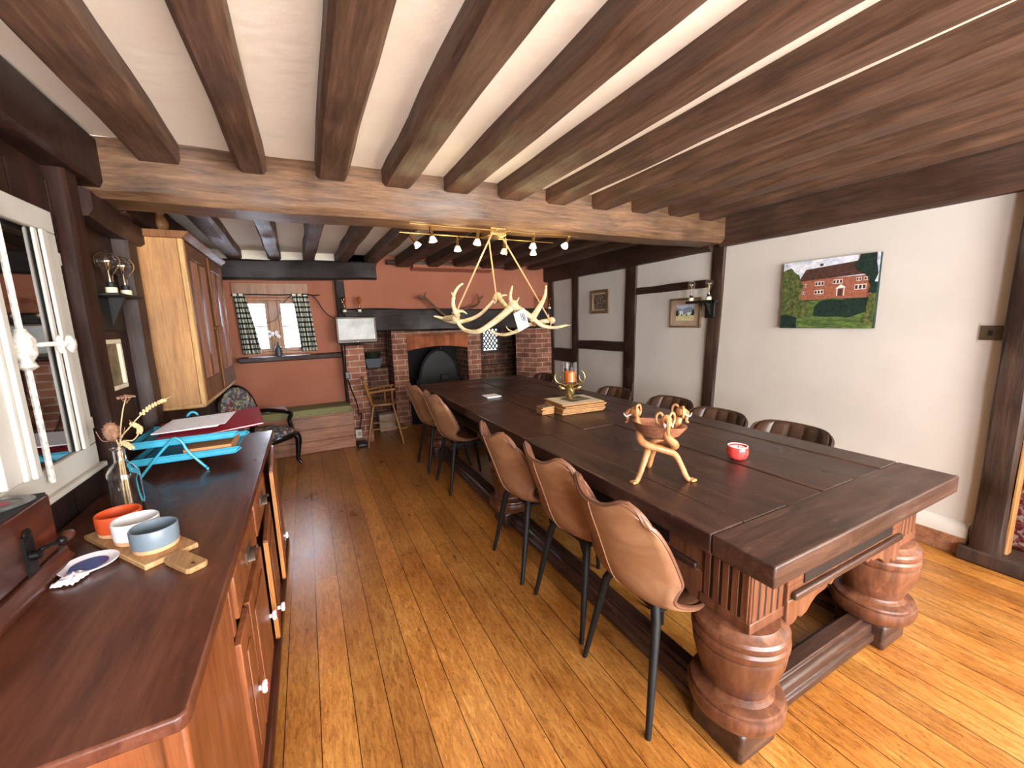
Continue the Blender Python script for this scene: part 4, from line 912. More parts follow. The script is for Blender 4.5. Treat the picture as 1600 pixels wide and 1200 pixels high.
frame(t, (XR, y0, z0), (0, -1, 0), (0, 0, 1), (-1, 0, 0), w, h, 0, .028, 'pwhite', [
    ('sky', 'psky', [rect(0, .62, 1, 1)], .0284), ('brick_front', 'pbrick', [[(.2, .42), (.95, .42), (.95, .72), (.2, .72)]], .0290), ('roof', 'proof', [[(.19, .70), (.94, .74), (.82, .92), (.27, .87)], rect(.42, .9, .455, .935)], .0296),
    ('window_white', 'pwhite', [win(*q) for q in ((.38, .62, .10, .06), (.57, .63, .10, .06), (.38, .50, .10, .06), (.79, .53, .11, .07), (.80, .65, .05, .045), (.87, .65, .06, .045), (.255, .615, .035, .04), (.24, .505, .035, .04))]+[[(.6, .56), (.71, .57), (.655, .62)], rect(.615, .46, .625, .56), rect(.685, .46, .695, .57)], .0302),
    ('pane', 'proof', panes+[rect(.635, .46, .675, .55)], .0308), ('lawn', 'pgrass', [tree([(0, 0), (1, 0), (1, .36), (.6, .42), (.3, .40), (0, .3)])], .0314),
    ('bush', 'pdark', [tree([(.4, .18), (.75, .16), (.97, .24), (.96, .38), (.7, .40), (.5, .40), (.4, .34)]), tree([(0, 0), (.22, 0), (.2, .18), (0, .24)]), tree([(.84, 1), (.98, 1), (.99, .5), (.93, .46), (.92, .7), (.8, .84)], 4, .05, 4)], .0320),
    ('tree', 'ptree', [tree([(0, .2), (.3, .16), (.36, .34), (.22, .44), (.24, .62), (.2, .8), (.1, .92), (0, .86)], 4, .05, 3), tree([(.88, .1), (1, .05), (1, .5), (.95, .46)], 3, .04, 6)], .0326)])
t = T('framed_painting', 'smallest picture, a dark oil painting in a gilt frame on the far white wall', 'picture', (XR, 4.24, 1.56))
frame(t, (XR-.001, 4.41, 1.545), (0, -1, 0), (0, 0, 1), (-1, 0, 0), .35, .30, .035, .022, 'frameg', [('mount', 'mount', [R01], .008), ('painting', 'paintd', [rect(.1, .1, .9, .9)], .010)])
t = T('framed_watercolour', 'framed watercolour landscape with wide beige mount, partly behind the double sconce', 'picture', (XR, 2.9, 1.37))
frame(t, (XR-.001, 3.08, 1.369), (0, -1, 0), (0, 0, 1), (-1, 0, 0), .37, .295, .018, .02, 'frameg', [('mount', 'mount', [R01], .007), ('sky', 'paintsky', [rect(.16, .55, .82, .82)], .009), ('hills', 'painthill', [tree([(.16, .4), (.82, .4), (.82, .68), (.6, .72), (.4, .64), (.16, .7)], 3, .03, 2)], .0095),
    ('house', 'paintwhite', [rect(.3, .42, .42, .58), rect(.58, .42, .72, .52)], .0103), ('field', 'paintsand', [rect(.16, .2, .82, .44)], .010), ('trees', 'pdark', [tree([(.16, .38), (.26, .38), (.24, .62), (.18, .62)], 3, .03, 5), tree([(.7, .4), (.82, .4), (.82, .64), (.76, .6)], 3, .03, 8), tree([(.34, .38), (.4, .38), (.38, .46)], 2, .02, 9), tree([(.52, .38), (.58, .38), (.55, .46)], 2, .02, 3)], .0108)])
t = T('wall_sconce', 'black wall sconce with two teardrop bulbs on the timber beside the watercolour', 'wall light', (XR-.03, 2.6, 1.5))
MB().box((XR-.042, 2.545, 1.46), (XR-.024, 2.65, 1.62)).build('backplate', 'ironm', t, .008)
MB().box((XR-.15, 2.50, 1.60), (XR-.03, 2.53, 1.625)).box((XR-.15, 2.50, 1.60), (XR-.10, 2.78, 1.625)).build('shelf', 'ironm', t, .004)
MB().prism([(XR-.04, 1.48), (XR-.11, 1.60), (XR-.04, 1.60)], 'y', 2.585, 2.61).build('bracket', 'ironm', t)
for y in (2.545, 2.735): bulb((XR-.125, y, 1.625), t, .036, .135, 'bulb')
t = T('light_switch', 'bronze light switch plate beside the door post', 'switch', (XR-.01, .815, 1.31))
MB().box((XR-.003, .758, 1.297), (XR, .868, 1.405)).build('pattress', 'whitep', t)
MB().box((XR-.010, .775, 1.308), (XR-.002, .86, 1.39)).build('plate', 'steel', t, .002); MB().box((XR-.016, .81, 1.335), (XR-.008, .826, 1.362)).build('toggle', 'ironm', t, .002)

# ------------------------------------------------------------------ on the long table
def carved_stand():
    c = Vector((1.315, 1.215, TZ))
    t = T('bowl_stand', 'interlocking carved wooden tripod with three elephant heads on the table', 'stand', c)
    for k, a in enumerate((math.radians(170), math.radians(-57), math.radians(56))):
        d = Vector((math.cos(a), math.sin(a), 0)); s = Vector((-d.y, d.x, 0))
        P_ = [c+d*.135+s*.02+Vector((0, 0, .006)), c+d*.115+s*.015+Vector((0, 0, .012)), c+d*.085+s*.01+Vector((0, 0, .075)), c+d*.062+Vector((0, 0, .115)), c+d*.02-s*.035+Vector((0, 0, .14)), c-d*.06-s*.05+Vector((0, 0, .165)), c-d*.085-s*.01+Vector((0, 0, .21)), c-d*.10+Vector((0, 0, .262))]
        p = bez(P_, 6); r = bez([(x, 0, 0) for x in (.0075, .011, .0125, .014, .0155, .0165, .0165, .013)], 6)
        leg = MB().tube(p, [q.x for q in r], 10).build('leg', 'carved', t)
        b = MB().box(tuple(P_[0]-Vector((.014, .014, .006))), tuple(P_[0]+Vector((.014, .014, .006)))).build('foot', 'carved', leg, .005)
        e = P_[-1]; o = -d
        b = MB().ball(e+Vector((0, 0, .022))+o*.006, .022, (1, 1, 1.05), 14, 10)
        b.tube(bez([e+o*.022+Vector((0, 0, .028)), e+o*.040+Vector((0, 0, .012)), e+o*.036+Vector((0, 0, -.018)), e+o*.046+Vector((0, 0, -.03))], 5), taper(16, .010, .005), 8)
        hd = b.build('elephant_head', 'carved', leg)
        for sd in (-1, 1):
            q = e+s*sd*.024+Vector((0, 0, .026))-o*.004
            MB().tube([q+(s*sd*.5*math.sin(w_)+Vector((0, 0, 1))*math.cos(w_)-o*.3*math.sin(w_))*.024 for w_ in [2*PI*i/16 for i in range(17)]], .0055, 6, False).build('ear', 'carved', hd)
            MB().tube(bez([e+s*sd*.012+o*.02+Vector((0, 0, .012)), e+s*sd*.015+o*.04+Vector((0, 0, .002)), e+s*sd*.013+o*.052+Vector((0, 0, .016))], 4), taper(9, .004, .0015), 6).build('tusk', 'paper', hd)
    t = T('wooden_bowl', 'shallow reddish wooden bowl tilted in the carved elephant tripod', 'bowl', c+Vector((0, 0, .16)))
    Rb = Ry(math.radians(6))
    MB().lathe(c+Vector((-.012, .0, .178)), [(.012, 0), (.05, .006), (.085, .026), (.108, .058), (.113, .068), (.107, .068), (.082, .036), (.045, .016), (.01, .012)], 36, Rb).build('bowl', 'bowl', t)
carved_stand()
rc = (1.815, 1.19, TZ)
t = T('candle_pot', 'red glazed candle pot standing alone near the table end', 'candle', rc)
MB().lathe(rc, [(.02, 0), (.03, .001), (.042, .012), (.048, .032), (.047, .055), (.043, .064), (.0405, .064), (.044, .05), (.044, .035), (.01, .03)], 32).build('pot', 'red', t)
MB().lathe(rc, [(.03, .03), (.0435, .05), (.036, .058), (.008, .056)], 28).build('wax', 'wax', t); MB().tube([(rc[0], rc[1], TZ+.05), (rc[0]+.002, rc[1], TZ+.07)], .0014, 6).build('wick', 'ironm', t)
MB().lathe(rc, [(.0435, .0635), (.0445, .067), (.041, .067), (.0405, .0635)], 32, cap=False).build('rim', 'wax', t)
b = MB().box((1.41, 3.30, TZ), (1.55, 3.44, TZ+.012))
tag(b.build('paper_pad', 'paper', bevel=.004), 'small white pad lying alone on the far part of the table', 'paper pad')
t0 = None
cz = TZ
for k in range(6):
    a = math.radians(-2+random.uniform(-5, 5)); h = .0125
    c = Vector((1.80+random.uniform(-.012, .012), 2.52+random.uniform(-.012, .012), cz+h/2))
    l = ['bottom wooden placemat of the stack under the stag candle holder', 'second wooden placemat from the bottom of the stack', 'third wooden placemat from the bottom of the stack', 'fourth wooden placemat from the bottom of the stack', 'wooden placemat just under the topmost one', 'topmost placemat printed with a picture under the stag candle holder'][k]
    t = T('placemat', l, 'placemat', (c.x, c.y, cz), 'stacked placemats')
    MB().obox(c, (.36, .30, h-.002), Rz(a)).build('board', 'placemat', t, .0015)
    if k == 5:
        MB().obox(c+Vector((0, 0, h/2)), (.34, .28, .0008), Rz(a)).build('print', 'framew', t); MB().obox(c+Vector((.02, .0, h/2+.0006)), (.2, .15, .0008), Rz(a+.2)).build('picture', 'paintd', t)
    cz += h
mz = cz
cz = TZ
for k in range(5):
    a = math.radians(-4+random.uniform(-6, 6)); c = Vector((1.545, 2.53, cz+.0055))
    l = ['bottom wooden coaster of the small stack', 'second wooden coaster from the bottom of the small stack', 'middle wooden coaster of the small stack', 'fourth wooden coaster from the bottom of the small stack', 'topmost wooden coaster of the small stack'][k]+' beside the placemats'
    t = T('coaster', l, 'coaster', (c.x, c.y, cz), 'stacked coasters')
    MB().obox(c, (.10, .10, .0095), Rz(a)).build('board', 'placemat', t, .0015)
    MB().obox(c+Vector((0, 0, .005)), (.09, .09, .0008), Rz(a)).build('print', 'paintd', t)
    cz += .011
# stag head candle holder
sc = Vector((1.79, 2.56, mz))
t = T('stag_candle_holder', 'brass stag head candle holder standing on the placemats', 'candle holder', sc)
b = MB().lathe(sc, [(.045, 0), (.046, .006), (.03, .012), (.022, .03)], 20); b.build('base', 'brassd', t)
dv = Vector((-.57, -.82, 0)).normalized(); sv = Vector((dv.y, -dv.x, 0))
b = MB().ball(sc+Vector((0, 0, .058)), .040, (1, 1, 1.35), 14, 10); b.tube(bez([sc+Vector((0, 0, .075)), sc+dv*.03+Vector((0, 0, .06)), sc+dv*.06+Vector((0, 0, .035)), sc+dv*.066+Vector((0, 0, .028))], 4), [.026, .025, .023, .021, .02, .019, .017, .016, .015, .015, .015, .014, .012], 12)
hd = b.build('head', 'brassd', t)
for s in (-1, 1):
    MB().ball(sc+sv*s*.062+Vector((0, 0, .088)), .036, (1, .4, .45), 12, 8, Matrix.Rotation(math.atan2(sv.y*s, sv.x*s), 3, 'Z') @ Ry(-.4)).build('ear', 'brass', hd)
    q = [sc+sv*s*.015+Vector((0, 0, .10)), sc+sv*s*.055+Vector((0, 0, .118)), sc+sv*s*.095+Vector((0, 0, .132)), sc+sv*s*.115+Vector((0, 0, .168)), sc+sv*s*.105+Vector((0, 0, .205)), sc+sv*s*.088+Vector((0, 0, .225))]
    b = MB().tube(bez(q, 6), taper(31, .0075, .003), 8); b.tube(bez([q[2], q[2]+sv*s*-.02+Vector((0, 0, .03)), q[2]+sv*s*-.02+Vector((0, 0, .055))], 4), taper(9, .005, .002), 6); b.tube(bez([q[1], q[1]+dv*.02+Vector((0, 0, .02)), q[1]+dv*.025+Vector((0, 0, .045))], 4), taper(9, .005, .002), 6)
    b.build('antler', 'brassd', hd)
MB().lathe(sc, [(.02, .105), (.03, .12), (.058, .125), (.06, .13), (.056, .131), (.01, .128)], 28).build('candle_plate', 'brass', t)
t = T('hurricane_glass', 'clear glass cylinder on the stag candle holder', 'glass', sc+Vector((0, 0, .132)))
MB().lathe(sc+Vector((0, 0, .132)), [(.02, .0), (.056, 0), (.057, .004), (.057, .155), (.0545, .155), (.0545, .005), (.02, .004)], 32).build('cylinder', 'glass', t)
t = T('pillar_candle', 'orange pillar candle inside the glass cylinder', 'candle', sc+Vector((0, 0, .137)))
MB().lathe(sc+Vector((0, 0, .137)), [(.03, 0), (.045, .001), (.046, .006), (.046, .075), (.043, .08), (.008, .074)], 28).build('wax', 'orange', t); MB().tube([sc+Vector((0, 0, .205)), sc+Vector((.001, 0, .226))], .0014, 6).build('wick', 'ironm', t)

# ------------------------------------------------------------------ ceiling spotlights and antler chandelier
t = T('spotlight_bar', 'brass spotlight bar with small lit lamps under the cross beam', 'ceiling light', (1.24, 2.65, 2.11))
MB().box((1.17, 2.58, 2.065), (1.29, 2.74, 2.118)).build('base_plate', 'brass', t, .004)
for (x0, x1, y) in ((.62, 1.85, 2.53), (.61, 1.80, 2.79)): MB().tube([(x0, y, 2.085), (x1, y, 2.085)], .005, 8).build('rod', 'brass', t)
for x in (1.185, 1.275): MB().tube([(x, 2.50, 2.085), (x, 2.82, 2.085)], .0045, 8).build('cross_rod', 'brass', t)
def spot(x, y, tilt, turn):
    p = Vector((x, y, 2.08)); R = Rz(turn) @ Ry(tilt) @ Rx(PI)
    b = MB().tube([p+Vector((0, 0, .008)), p+Vector((0, 0, -.02))], .006, 8); b.lathe(p+Vector((0, 0, -.016)), [(.009, -.012), (.011, -.005), (.011, .04), (.016, .048)], 14, R)
    s = b.build('spot_head', 'brass', t)
    e = p+Vector((0, 0, -.016))
    MB().lathe(e, [(.014, .046), (.02, .058), (.025, .072), (.0255, .079)], 18, R).build('reflector', 'wax', s)
    MB().lathe(e, [(.0245, .0785), (.016, .082), (.004, .083)], 16, R).build('lens', 'lampon', s)
    L = bpy.data.lights.new('spot_glow', 'POINT'); L.energy = 2.0; L.color = (1, .77, .42); L.shadow_soft_size = .025
    o = bpy.data.objects.new('spot_glow', L); C.objects.link(o); o.location = e+R @ Vector((0, 0, .12))
for a in ((.745, 2.53, .15, 2.5), (1.06, 2.53, .2, .4), (1.475, 2.53, .15, .3), (1.77, 2.53, .75, .3), (.685, 2.79, .6, 2.9), (1.01, 2.79, .1, 1), (1.37, 2.79, .1, 1), (1.62, 2.79, .2, 1)): spot(*a)
t = T('antler_chandelier', 'chandelier of pale antlers hanging on ropes above the table', 'chandelier', (1.25, 2.6, 1.42))
def at(x, z, y=2.6):
    k = y/2.6; return Vector((x*k, y, 1.5+(z-1.5)*k))
def antler(main, tines, rb, m='antler', parent=t, name='antler'):
    p = bez([at(*q) for q in main], 7); n = len(p)
    b = MB().tube(p, [rb*(1-.62*i/(n-1)) for i in range(n)], 10); b.ball(p[0], rb*1.35, (1, 1, 1), 12, 8)
    for k in range(7): a = k*.9; b.ball(p[0]+Vector((math.cos(a)*rb, 0, math.sin(a)*rb)), rb*.4, (1, 1, 1), 6, 5)
    for q in tines:
        r = q[-1]; pp = bez([at(*c) for c in q[:-1]], 6); b.tube(pp, taper(len(pp), r, r*.22), 8); b.ball(pp[0], r*1.05, (1, 1, 1), 8, 6)
    return b.build(name, m, parent)
antler([(.90, 1.52, 2.55), (.83, 1.515, 2.7), (.93, 1.495, 2.78), (1.06, 1.53, 2.80), (1.17, 1.62, 2.78), (1.20, 1.675, 2.75)], [((1.19, 1.62, 2.77), (1.25, 1.665, 2.76), (1.29, 1.67, 2.75), .013), ((.83, 1.515, 2.7), (.78, 1.53, 2.68), (.755, 1.535, 2.66), .012)], .022)
antler([(1.335, 1.60, 2.42), (1.27, 1.545, 2.42), (1.18, 1.485, 2.40), (1.06, 1.425, 2.42), (.96, 1.44, 2.5), (.90, 1.51, 2.55)], [((1.33, 1.60, 2.42), (1.315, 1.66, 2.42), (1.335, 1.735, 2.42), .02), ((1.345, 1.61, 2.43), (1.37, 1.63, 2.43), (1.385, 1.655, 2.43), .01)], .026)
antler([(.905, 1.56, 2.52), (.89, 1.60, 2.52), (.895, 1.66, 2.52), (.925, 1.715, 2.53), (.965, 1.745, 2.53)], [((.905, 1.56, 2.52), (.95, 1.565, 2.5), (.985, 1.545, 2.5), .013), ((.90, 1.65, 2.52), (.885, 1.68, 2.5), (.882, 1.69, 2.5), .008)], .016)
antler([(1.335, 1.60, 2.44), (1.42, 1.55, 2.48), (1.50, 1.50, 2.52), (1.57, 1.45, 2.56), (1.68, 1.43, 2.6), (1.79, 1.445, 2.64)], [((1.49, 1.505, 2.52), (1.55, 1.58, 2.52), (1.60, 1.66, 2.52), (1.615, 1.74, 2.52), .026), ((1.70, 1.43, 2.62), (1.78, 1.44, 2.66), (1.83, 1.445, 2.68), .009)], .024)
antler([(1.66, 1.485, 2.74), (1.56, 1.475, 2.76), (1.45, 1.455, 2.74), (1.36, 1.415, 2.68), (1.27, 1.395, 2.66), (1.19, 1.405, 2.64), (1.155, 1.43, 2.64)], [((1.33, 1.41, 2.7), (1.29, 1.43, 2.72), (1.275, 1.455, 2.72), .009), ((1.58, 1.48, 2.76), (1.63, 1.50, 2.8), (1.63, 1.535, 2.82), .01)], .02)
antler([(1.22, 1.665, 2.76), (1.27, 1.60, 2.68), (1.34, 1.56, 2.6), (1.43, 1.52, 2.66), (1.52, 1.48, 2.72), (1.6, 1.475, 2.74)], [], .02)
for (a, z, y, tx, ty) in ((.925, 1.59, 2.53, 1.18, 2.56), (1.205, 1.67, 2.75, 1.235, 2.76), (1.65, 1.475, 2.72, 1.285, 2.66)):
    MB().tube([at(a, z-.04, y), at(a, z, y), (tx, ty, 2.085)], .0055, 6).build('rope', 'rope', t)
MB().tube([(1.32, 2.66, 2.07), (1.325, 2.655, 2.0), (1.32, 2.66, 1.95)], .005, 6).build('rope_end', 'rope', t)
for (a, z, y) in ((.905, 1.545, 2.53), (1.335, 1.59, 2.42), (1.2, 1.64, 2.77), (1.51, 1.475, 2.6)):
    c = at(a, z, y); MB().lathe(c, [(.026, -.016), (.028, -.008), (.026, 0), (.028, .008), (.026, .016)], 12, Ry(1.0), cap=False).build('lashing', 'rope', t)
tg = MB().obox(at(1.40, 1.495, 2.40), (.10, .003, .125), Rz(.25) @ Ry(-.35)).build('paper_tag', 'paper', t)
b = MB()
for k in range(5): b.obox(at(1.372+.014*k, 1.515, 2.395), (.006, .001, .055), Rz(.25) @ Ry(-.35))
b.build('print_bars', 'ironm', tg)

# warm uplighter standing behind the photographer, washing the near ceiling
t = T('floor_lamp', 'black uplighter floor lamp behind the photographer', 'floor lamp', (2.3, -1.0, 0))
MB().lathe((2.3, -1.0, 0), [(.14, 0), (.14, .012), (.03, .03), (.012, .05), (.012, 1.6), (.03, 1.62)], 24).build('pole', 'ironm', t)
MB().lathe((2.3, -1.0, 1.6), [(.02, 0), (.09, .03), (.14, .10), (.135, .10), (.085, .035), (.02, .008)], 28).build('lamp_shade', 'ironm', t)
MB().ball((2.3, -1.0, 1.66), .03).build('bulb', 'lampon', t)
L = bpy.data.lights.new('uplighter_glow', 'SPOT'); L.energy = 125; L.color = (1, .83, .50); L.spot_size = 2.5; L.spot_blend = .6; L.shadow_soft_size = .06
o = bpy.data.objects.new('uplighter_glow', L); C.objects.link(o); o.location = (2.3, -1.0, 1.72); o.rotation_euler = (PI, 0, 0)

# ------------------------------------------------------------------ alcove
t = T('window_seat', 'pine boarded window seat under the alcove window', 'bench', (-.2, 5.38, 0))
for k in range(3): MB().box((XL+.02, 5.19, .004+.142*k), (.425, 5.22, .142*(k+1))).build('board', 'bench', t, .002)
MB().box((XL+.02, 5.18, .428), (.43, 5.59, .45)).build('lid', 'bench', t, .004)
t = T('seat_cushion', 'long green cushion on the window seat', 'cushion', (-.2, 5.38, .45))
b = MB(); n = 30
def cush(u, v):
    return Vector((XL+.03+1.285*u, 5.185+.395*v, .45+.075*(max(0, 1-abs(2*v-1)**8))**.4*(max(0, 1-abs(2*u-1)**26))**.4+.004*noise.noise(Vector((u*9, v*3, 0)))))
b.grid(cush, 40, 12); b.box((XL+.035, 5.187, .45), (.413, 5.578, .462)); b.build('cover', 'green', t)
tag(MB().obox((-.40, 5.45, .531), (.21, .28, .006), Rz(.15)).build('magazine', 'paper', smooth=False), 'white magazine lying on the green cushion', 'magazine')
# checked curtains on a branch pole
t = T('curtain_pole', 'twisted dark branch used as curtain pole over the alcove window', 'curtain pole', (-.25, 5.53, 1.86))
MB().tube(bez([(-.70, 5.53, 1.855), (-.5, 5.53, 1.865), (-.25, 5.525, 1.86), (-.08, 5.53, 1.865), (.05, 5.53, 1.87), (.14, 5.53, 1.855), (.20, 5.53, 1.862)], 6), taper(37, .008, .007), 6).build('branch', 'dbeam', t)
MB().tube(bez([(.02, 5.52, 1.868), (.10, 5.5, 1.86), (.16, 5.5, 1.80), (.21, 5.5, 1.70), (.27, 5.5, 1.62), (.34, 5.5, 1.58), (.40, 5.5, 1.575)], 6), taper(37, .007, .005), 6).build('twig', 'dbeam', t)
MB().tube(bez([(-.10, 5.52, 1.862), (-.19, 5.5, 1.77), (-.26, 5.5, 1.63), (-.30, 5.5, 1.57), (-.40, 5.5, 1.53)], 6), taper(25, .005, .002), 5).build('twig', 'dbeam', t)
for (x0, x1, xb0, xb1, l) in ((-.68, -.575, -.66, -.47, 'left checked curtain of the alcove window, gathered aside'), (-.10, .07, -.06, .115, 'right checked curtain of the alcove window, hanging straight')):
    t = T('curtain', l, 'curtain', ((x0+x1)/2, 5.52, 1.19), 'checked curtains of the alcove window')
    def cf(u, v, x0=x0, x1=x1, xb0=xb0, xb1=xb1):
        k = v**.8; return Vector(((x0*(1-k)+xb0*k)+u*((x1-x0)*(1-k)+(xb1-xb0)*k), 5.53+.022*math.sin(u*5*2*PI)*(.5+.5*k), 1.855-.665*v))
    o = MB().grid(cf, 60, 24).build('cloth', 'cloth', t, thick=.002, off=0)
    MB().tube([(x0-.005, 5.53, 1.862), (x1+.005, 5.53, 1.862)], .014, 8).build('heading', 'cloth', t)
t = T('vase_bottle', 'dark bottle vase on the alcove window sill', 'vase', (-.30, 5.48, 1.152))
MB().lathe((-.30, 5.48, 1.152), [(.03, 0), (.036, .004), (.036, .09), (.03, .11), (.014, .13), (.013, .155), (.017, .158), (.014, .162)], 20).build('bottle', 'potblue', t)
t = T('dried_flower_sprig', 'sprig of pale dried flowers in the dark bottle vase', 'dried flower', (-.30, 5.48, 1.30))
b = MB()
for k in range(7):
    a = k*.9; e = Vector((-.30+.05*math.cos(a)-.03, 5.48+.03*math.sin(a), 1.38+.06*((k*37) % 7)/6)); b.tube(bez([(-.30, 5.48, 1.26), (-.305, 5.48, 1.32), tuple(e)], 4), .002, 4)
b.tube(bez([(-.30, 5.48, 1.30), (-.33, 5.48, 1.24), (-.34, 5.47, 1.22)], 4), .003, 4); b.tube(bez([(-.30, 5.48, 1.30), (-.265, 5.48, 1.25), (-.258, 5.47, 1.22)], 4), .003, 4); st_ = b.build('stems', 'dry', t)
b = MB()
for k in range(7):
    a = k*.9; e = Vector((-.30+.05*math.cos(a)-.03, 5.48+.03*math.sin(a), 1.38+.06*((k*37) % 7)/6))
    for j in range(5): b.ball(e+Vector((.012*math.cos(j*1.26), .004, .012*math.sin(j*1.26))), .009, (1, .5, 1), 7, 5)
b.build('blossoms', 'paper', t)

# armchair with floral upholstery, behind the dresser
ac = Vector((-.495, 4.84, 0)); fa = math.radians(-38)
t = T('floral_armchair', 'black framed armchair in floral tapestry behind the far end of the dresser', 'armchair', ac)
def AL(x, y, z): return ac+Rz(fa) @ Vector((x, y, z))*.88      # local: +x = forward
def seat(u, v):
    r = .27*(1+.06*math.sin(PI*v)); a = 2*PI*u; s = math.sin(PI*v/2)
    sq = lambda q: math.copysign(abs(q)**.62, q)
    return AL(.02+r*sq(math.cos(a))*s, .27*sq(math.sin(a))*s, .455-.0*v+(.05*(1-s**5) if v < .97 else 0)-.055*(v > .97))
MB().grid(seat, 36, 14).build('seat_cushion', 'floral', t)
ring = [AL(.02+.275*math.copysign(abs(math.cos(a))**.62, math.cos(a)), .275*math.copysign(abs(math.sin(a))**.62, math.sin(a)), .40) for a in [2*PI*k/36 for k in range(37)]]
MB().tube(ring, .03, 8, False).build('seat_frame', 'black', t)
def back(u, v):
    a = 2*PI*u; s = v; y = .235*math.cos(a)*s; z = .29*math.sin(a)*s; return AL(-.27-.14*(z+.27)+.035*(1-s**4), y, .70+z)
MB().grid(back, 36, 10).build('back_cushion', 'floral', t, thick=.05, off=0)
MB().tube([AL(-.275-.14*(.30*math.sin(a)+.27), .25*math.cos(a), .70+.305*math.sin(a)) for a in [2*PI*k/36 for k in range(37)]], .026, 8, False).build('back_frame', 'black', t)
for s in (-1, 1):
    b = MB().tube(bez([AL(-.29, s*.235, .66), AL(-.16, s*.285, .665), AL(-.02, s*.30, .655), AL(.10, s*.30, .645), AL(.155, s*.295, .615), AL(.13, s*.285, .55), AL(.16, s*.275, .46), AL(.17, s*.265, .41)], 6), [.022]*43, 8); b.build('arm', 'black', t)
    MB().tube(bez([AL(.24, s*.225, .40), AL(.265, s*.245, .32), AL(.25, s*.24, .18), AL(.24, s*.235, .07), AL(.27, s*.25, .012)], 6), [.036]*5+[.034-.001*k for k in range(15)]+[.017]*5, 10).build('leg', 'black', t)
    MB().tube(bez([AL(-.23, s*.20, .45), AL(-.26, s*.21, .2), AL(-.33, s*.22, .012)], 6), taper(13, .028, .018), 8).build('leg', 'black', t)
    MB().tube([AL(-.26, s*.16, .40), AL(-.285, s*.18, .58)], .024, 8).build('back_post', 'black', t)

# small television, brackets, cable, socket
t = T('television', 'small flat television mounted in front of the black upright timber', 'television', (.56, 5.2, 1.26))
Rt = Rx(math.radians(-6)) @ Rz(math.radians(3)); tc = Vector((.555, 5.24, 1.43))
MB().obox(tc, (.455, .045, .315), Rt).build('case', 'plastic', t, .006); MB().obox(tc+Rt @ Vector((0, -.024, .008)), (.415, .004, .25), Rt).build('screen', 'screen', t)
b = MB(); 
for (x, z, w_, h_) in ((0, .144, .45, .014), (0, -.13, .45, .014), (-.218, .008, .016, .28), (.218, .008, .016, .28)): b.obox(tc+Rt @ Vector((x, -.0245, z)), (w_, .006, h_), Rt)
b.build('bezel', 'steel', t, .003)
MB().obox(tc+Rt @ Vector((-.10, .06, 0)), (.08, .10, .08), Rt).build('wall_bracket', 'ironm', t)
MB().ball(tc+Rt @ Vector((0, -.028, -.145)), .006, (1, .5, 1)).build('button', 'paper', t)
t = T('power_cable', 'black cable running down the brick pier to the plug', 'cable', (.44, 5.27, .2))
MB().tube(bez([(.41, 5.26, 1.25), (.40, 5.28, 1.0), (.405, 5.275, .86), (.42, 5.27, .78), (.45, 5.265, .66), (.48, 5.17, .52), (.485, 5.165, .40), (.515, 5.16, .42), (.51, 5.165, .34), (.49, 5.17, .26), (.485, 5.175, .21)], 6), .007, 6).build('cord', 'plastic', t)
MB().box((.385, 5.255, .84), (.43, 5.29, .93)).build('adapter', 'plastic', t, .006)
t = T('wall_socket', 'white plug socket at the end of the window seat', 'socket', (.475, 5.2, .1))
MB().box((.432, 5.16, .11), (.505, 5.20, .215)).build('plate', 'whitep', t, .006); MB().box((.458, 5.148, .14), (.492, 5.162, .185)).build('plug', 'mount', t, .004)
tag(MB().box((.436, 5.1, 0), (.56, 5.28, .05)).build('black_box', 'plastic', bevel=.015), 'small black box on the floor below the plug socket', 'box')

# sconces on the mantel, antlers over the fire
def msconce(cx, l):
    t = T('wall_sconce', l, 'wall light', (cx, 5.36, 1.64))
    MB().box((cx-.11, 5.30, 1.625), (cx+.11, 5.375, 1.645)).build('shelf', 'ironm', t, .003); MB().box((cx-.06, 5.355, 1.52), (cx+.06, 5.372, 1.63)).build('backplate', 'ironm', t, .003)
    for s in (-.085, .085): bulb((cx+s, 5.335, 1.645), t, .03, .13, 'amber')
msconce(.535, 'black wall sconce with two amber bulbs above the television'); msconce(3.28, 'black wall sconce with two bulbs at the far right end of the mantel beam')
t = T('mounted_antlers', 'dark pair of antlers mounted over the mantel beam', 'antlers', (1.85, 5.34, 1.55))
def at2(x, z, y=5.3): return Vector((x, y, z))
for main, tines in (([(1.72, 1.56), (1.64, 1.62), (1.55, 1.70), (1.45, 1.79), (1.38, 1.81)], [((1.45, 1.79), (1.43, 1.83), (1.45, 1.88), .022), ((1.41, 1.81), (1.36, 1.83), (1.34, 1.81), .02)]), ([(1.76, 1.56), (1.88, 1.63), (2.02, 1.67), (2.15, 1.71), (2.21, 1.77)], [((2.18, 1.73), (2.19, 1.82), (2.15, 1.87), .014), ((2.2, 1.79), (2.24, 1.82), (2.25, 1.84), .012)])):
    p = bez([at2(*q) for q in main], 6); b = MB().tube(p, taper(len(p), .02, .014), 8)
    for q in tines: pp = bez([at2(*c) for c in q[:-1]], 5); b.tube(pp, taper(len(pp), q[-1], .005), 7)
    b.build('antler', 'antlerd', t)
MB().ball((1.74, 5.33, 1.54), .045, (1, .8, 1.3)).build('skull_plate', 'antlerd', t)

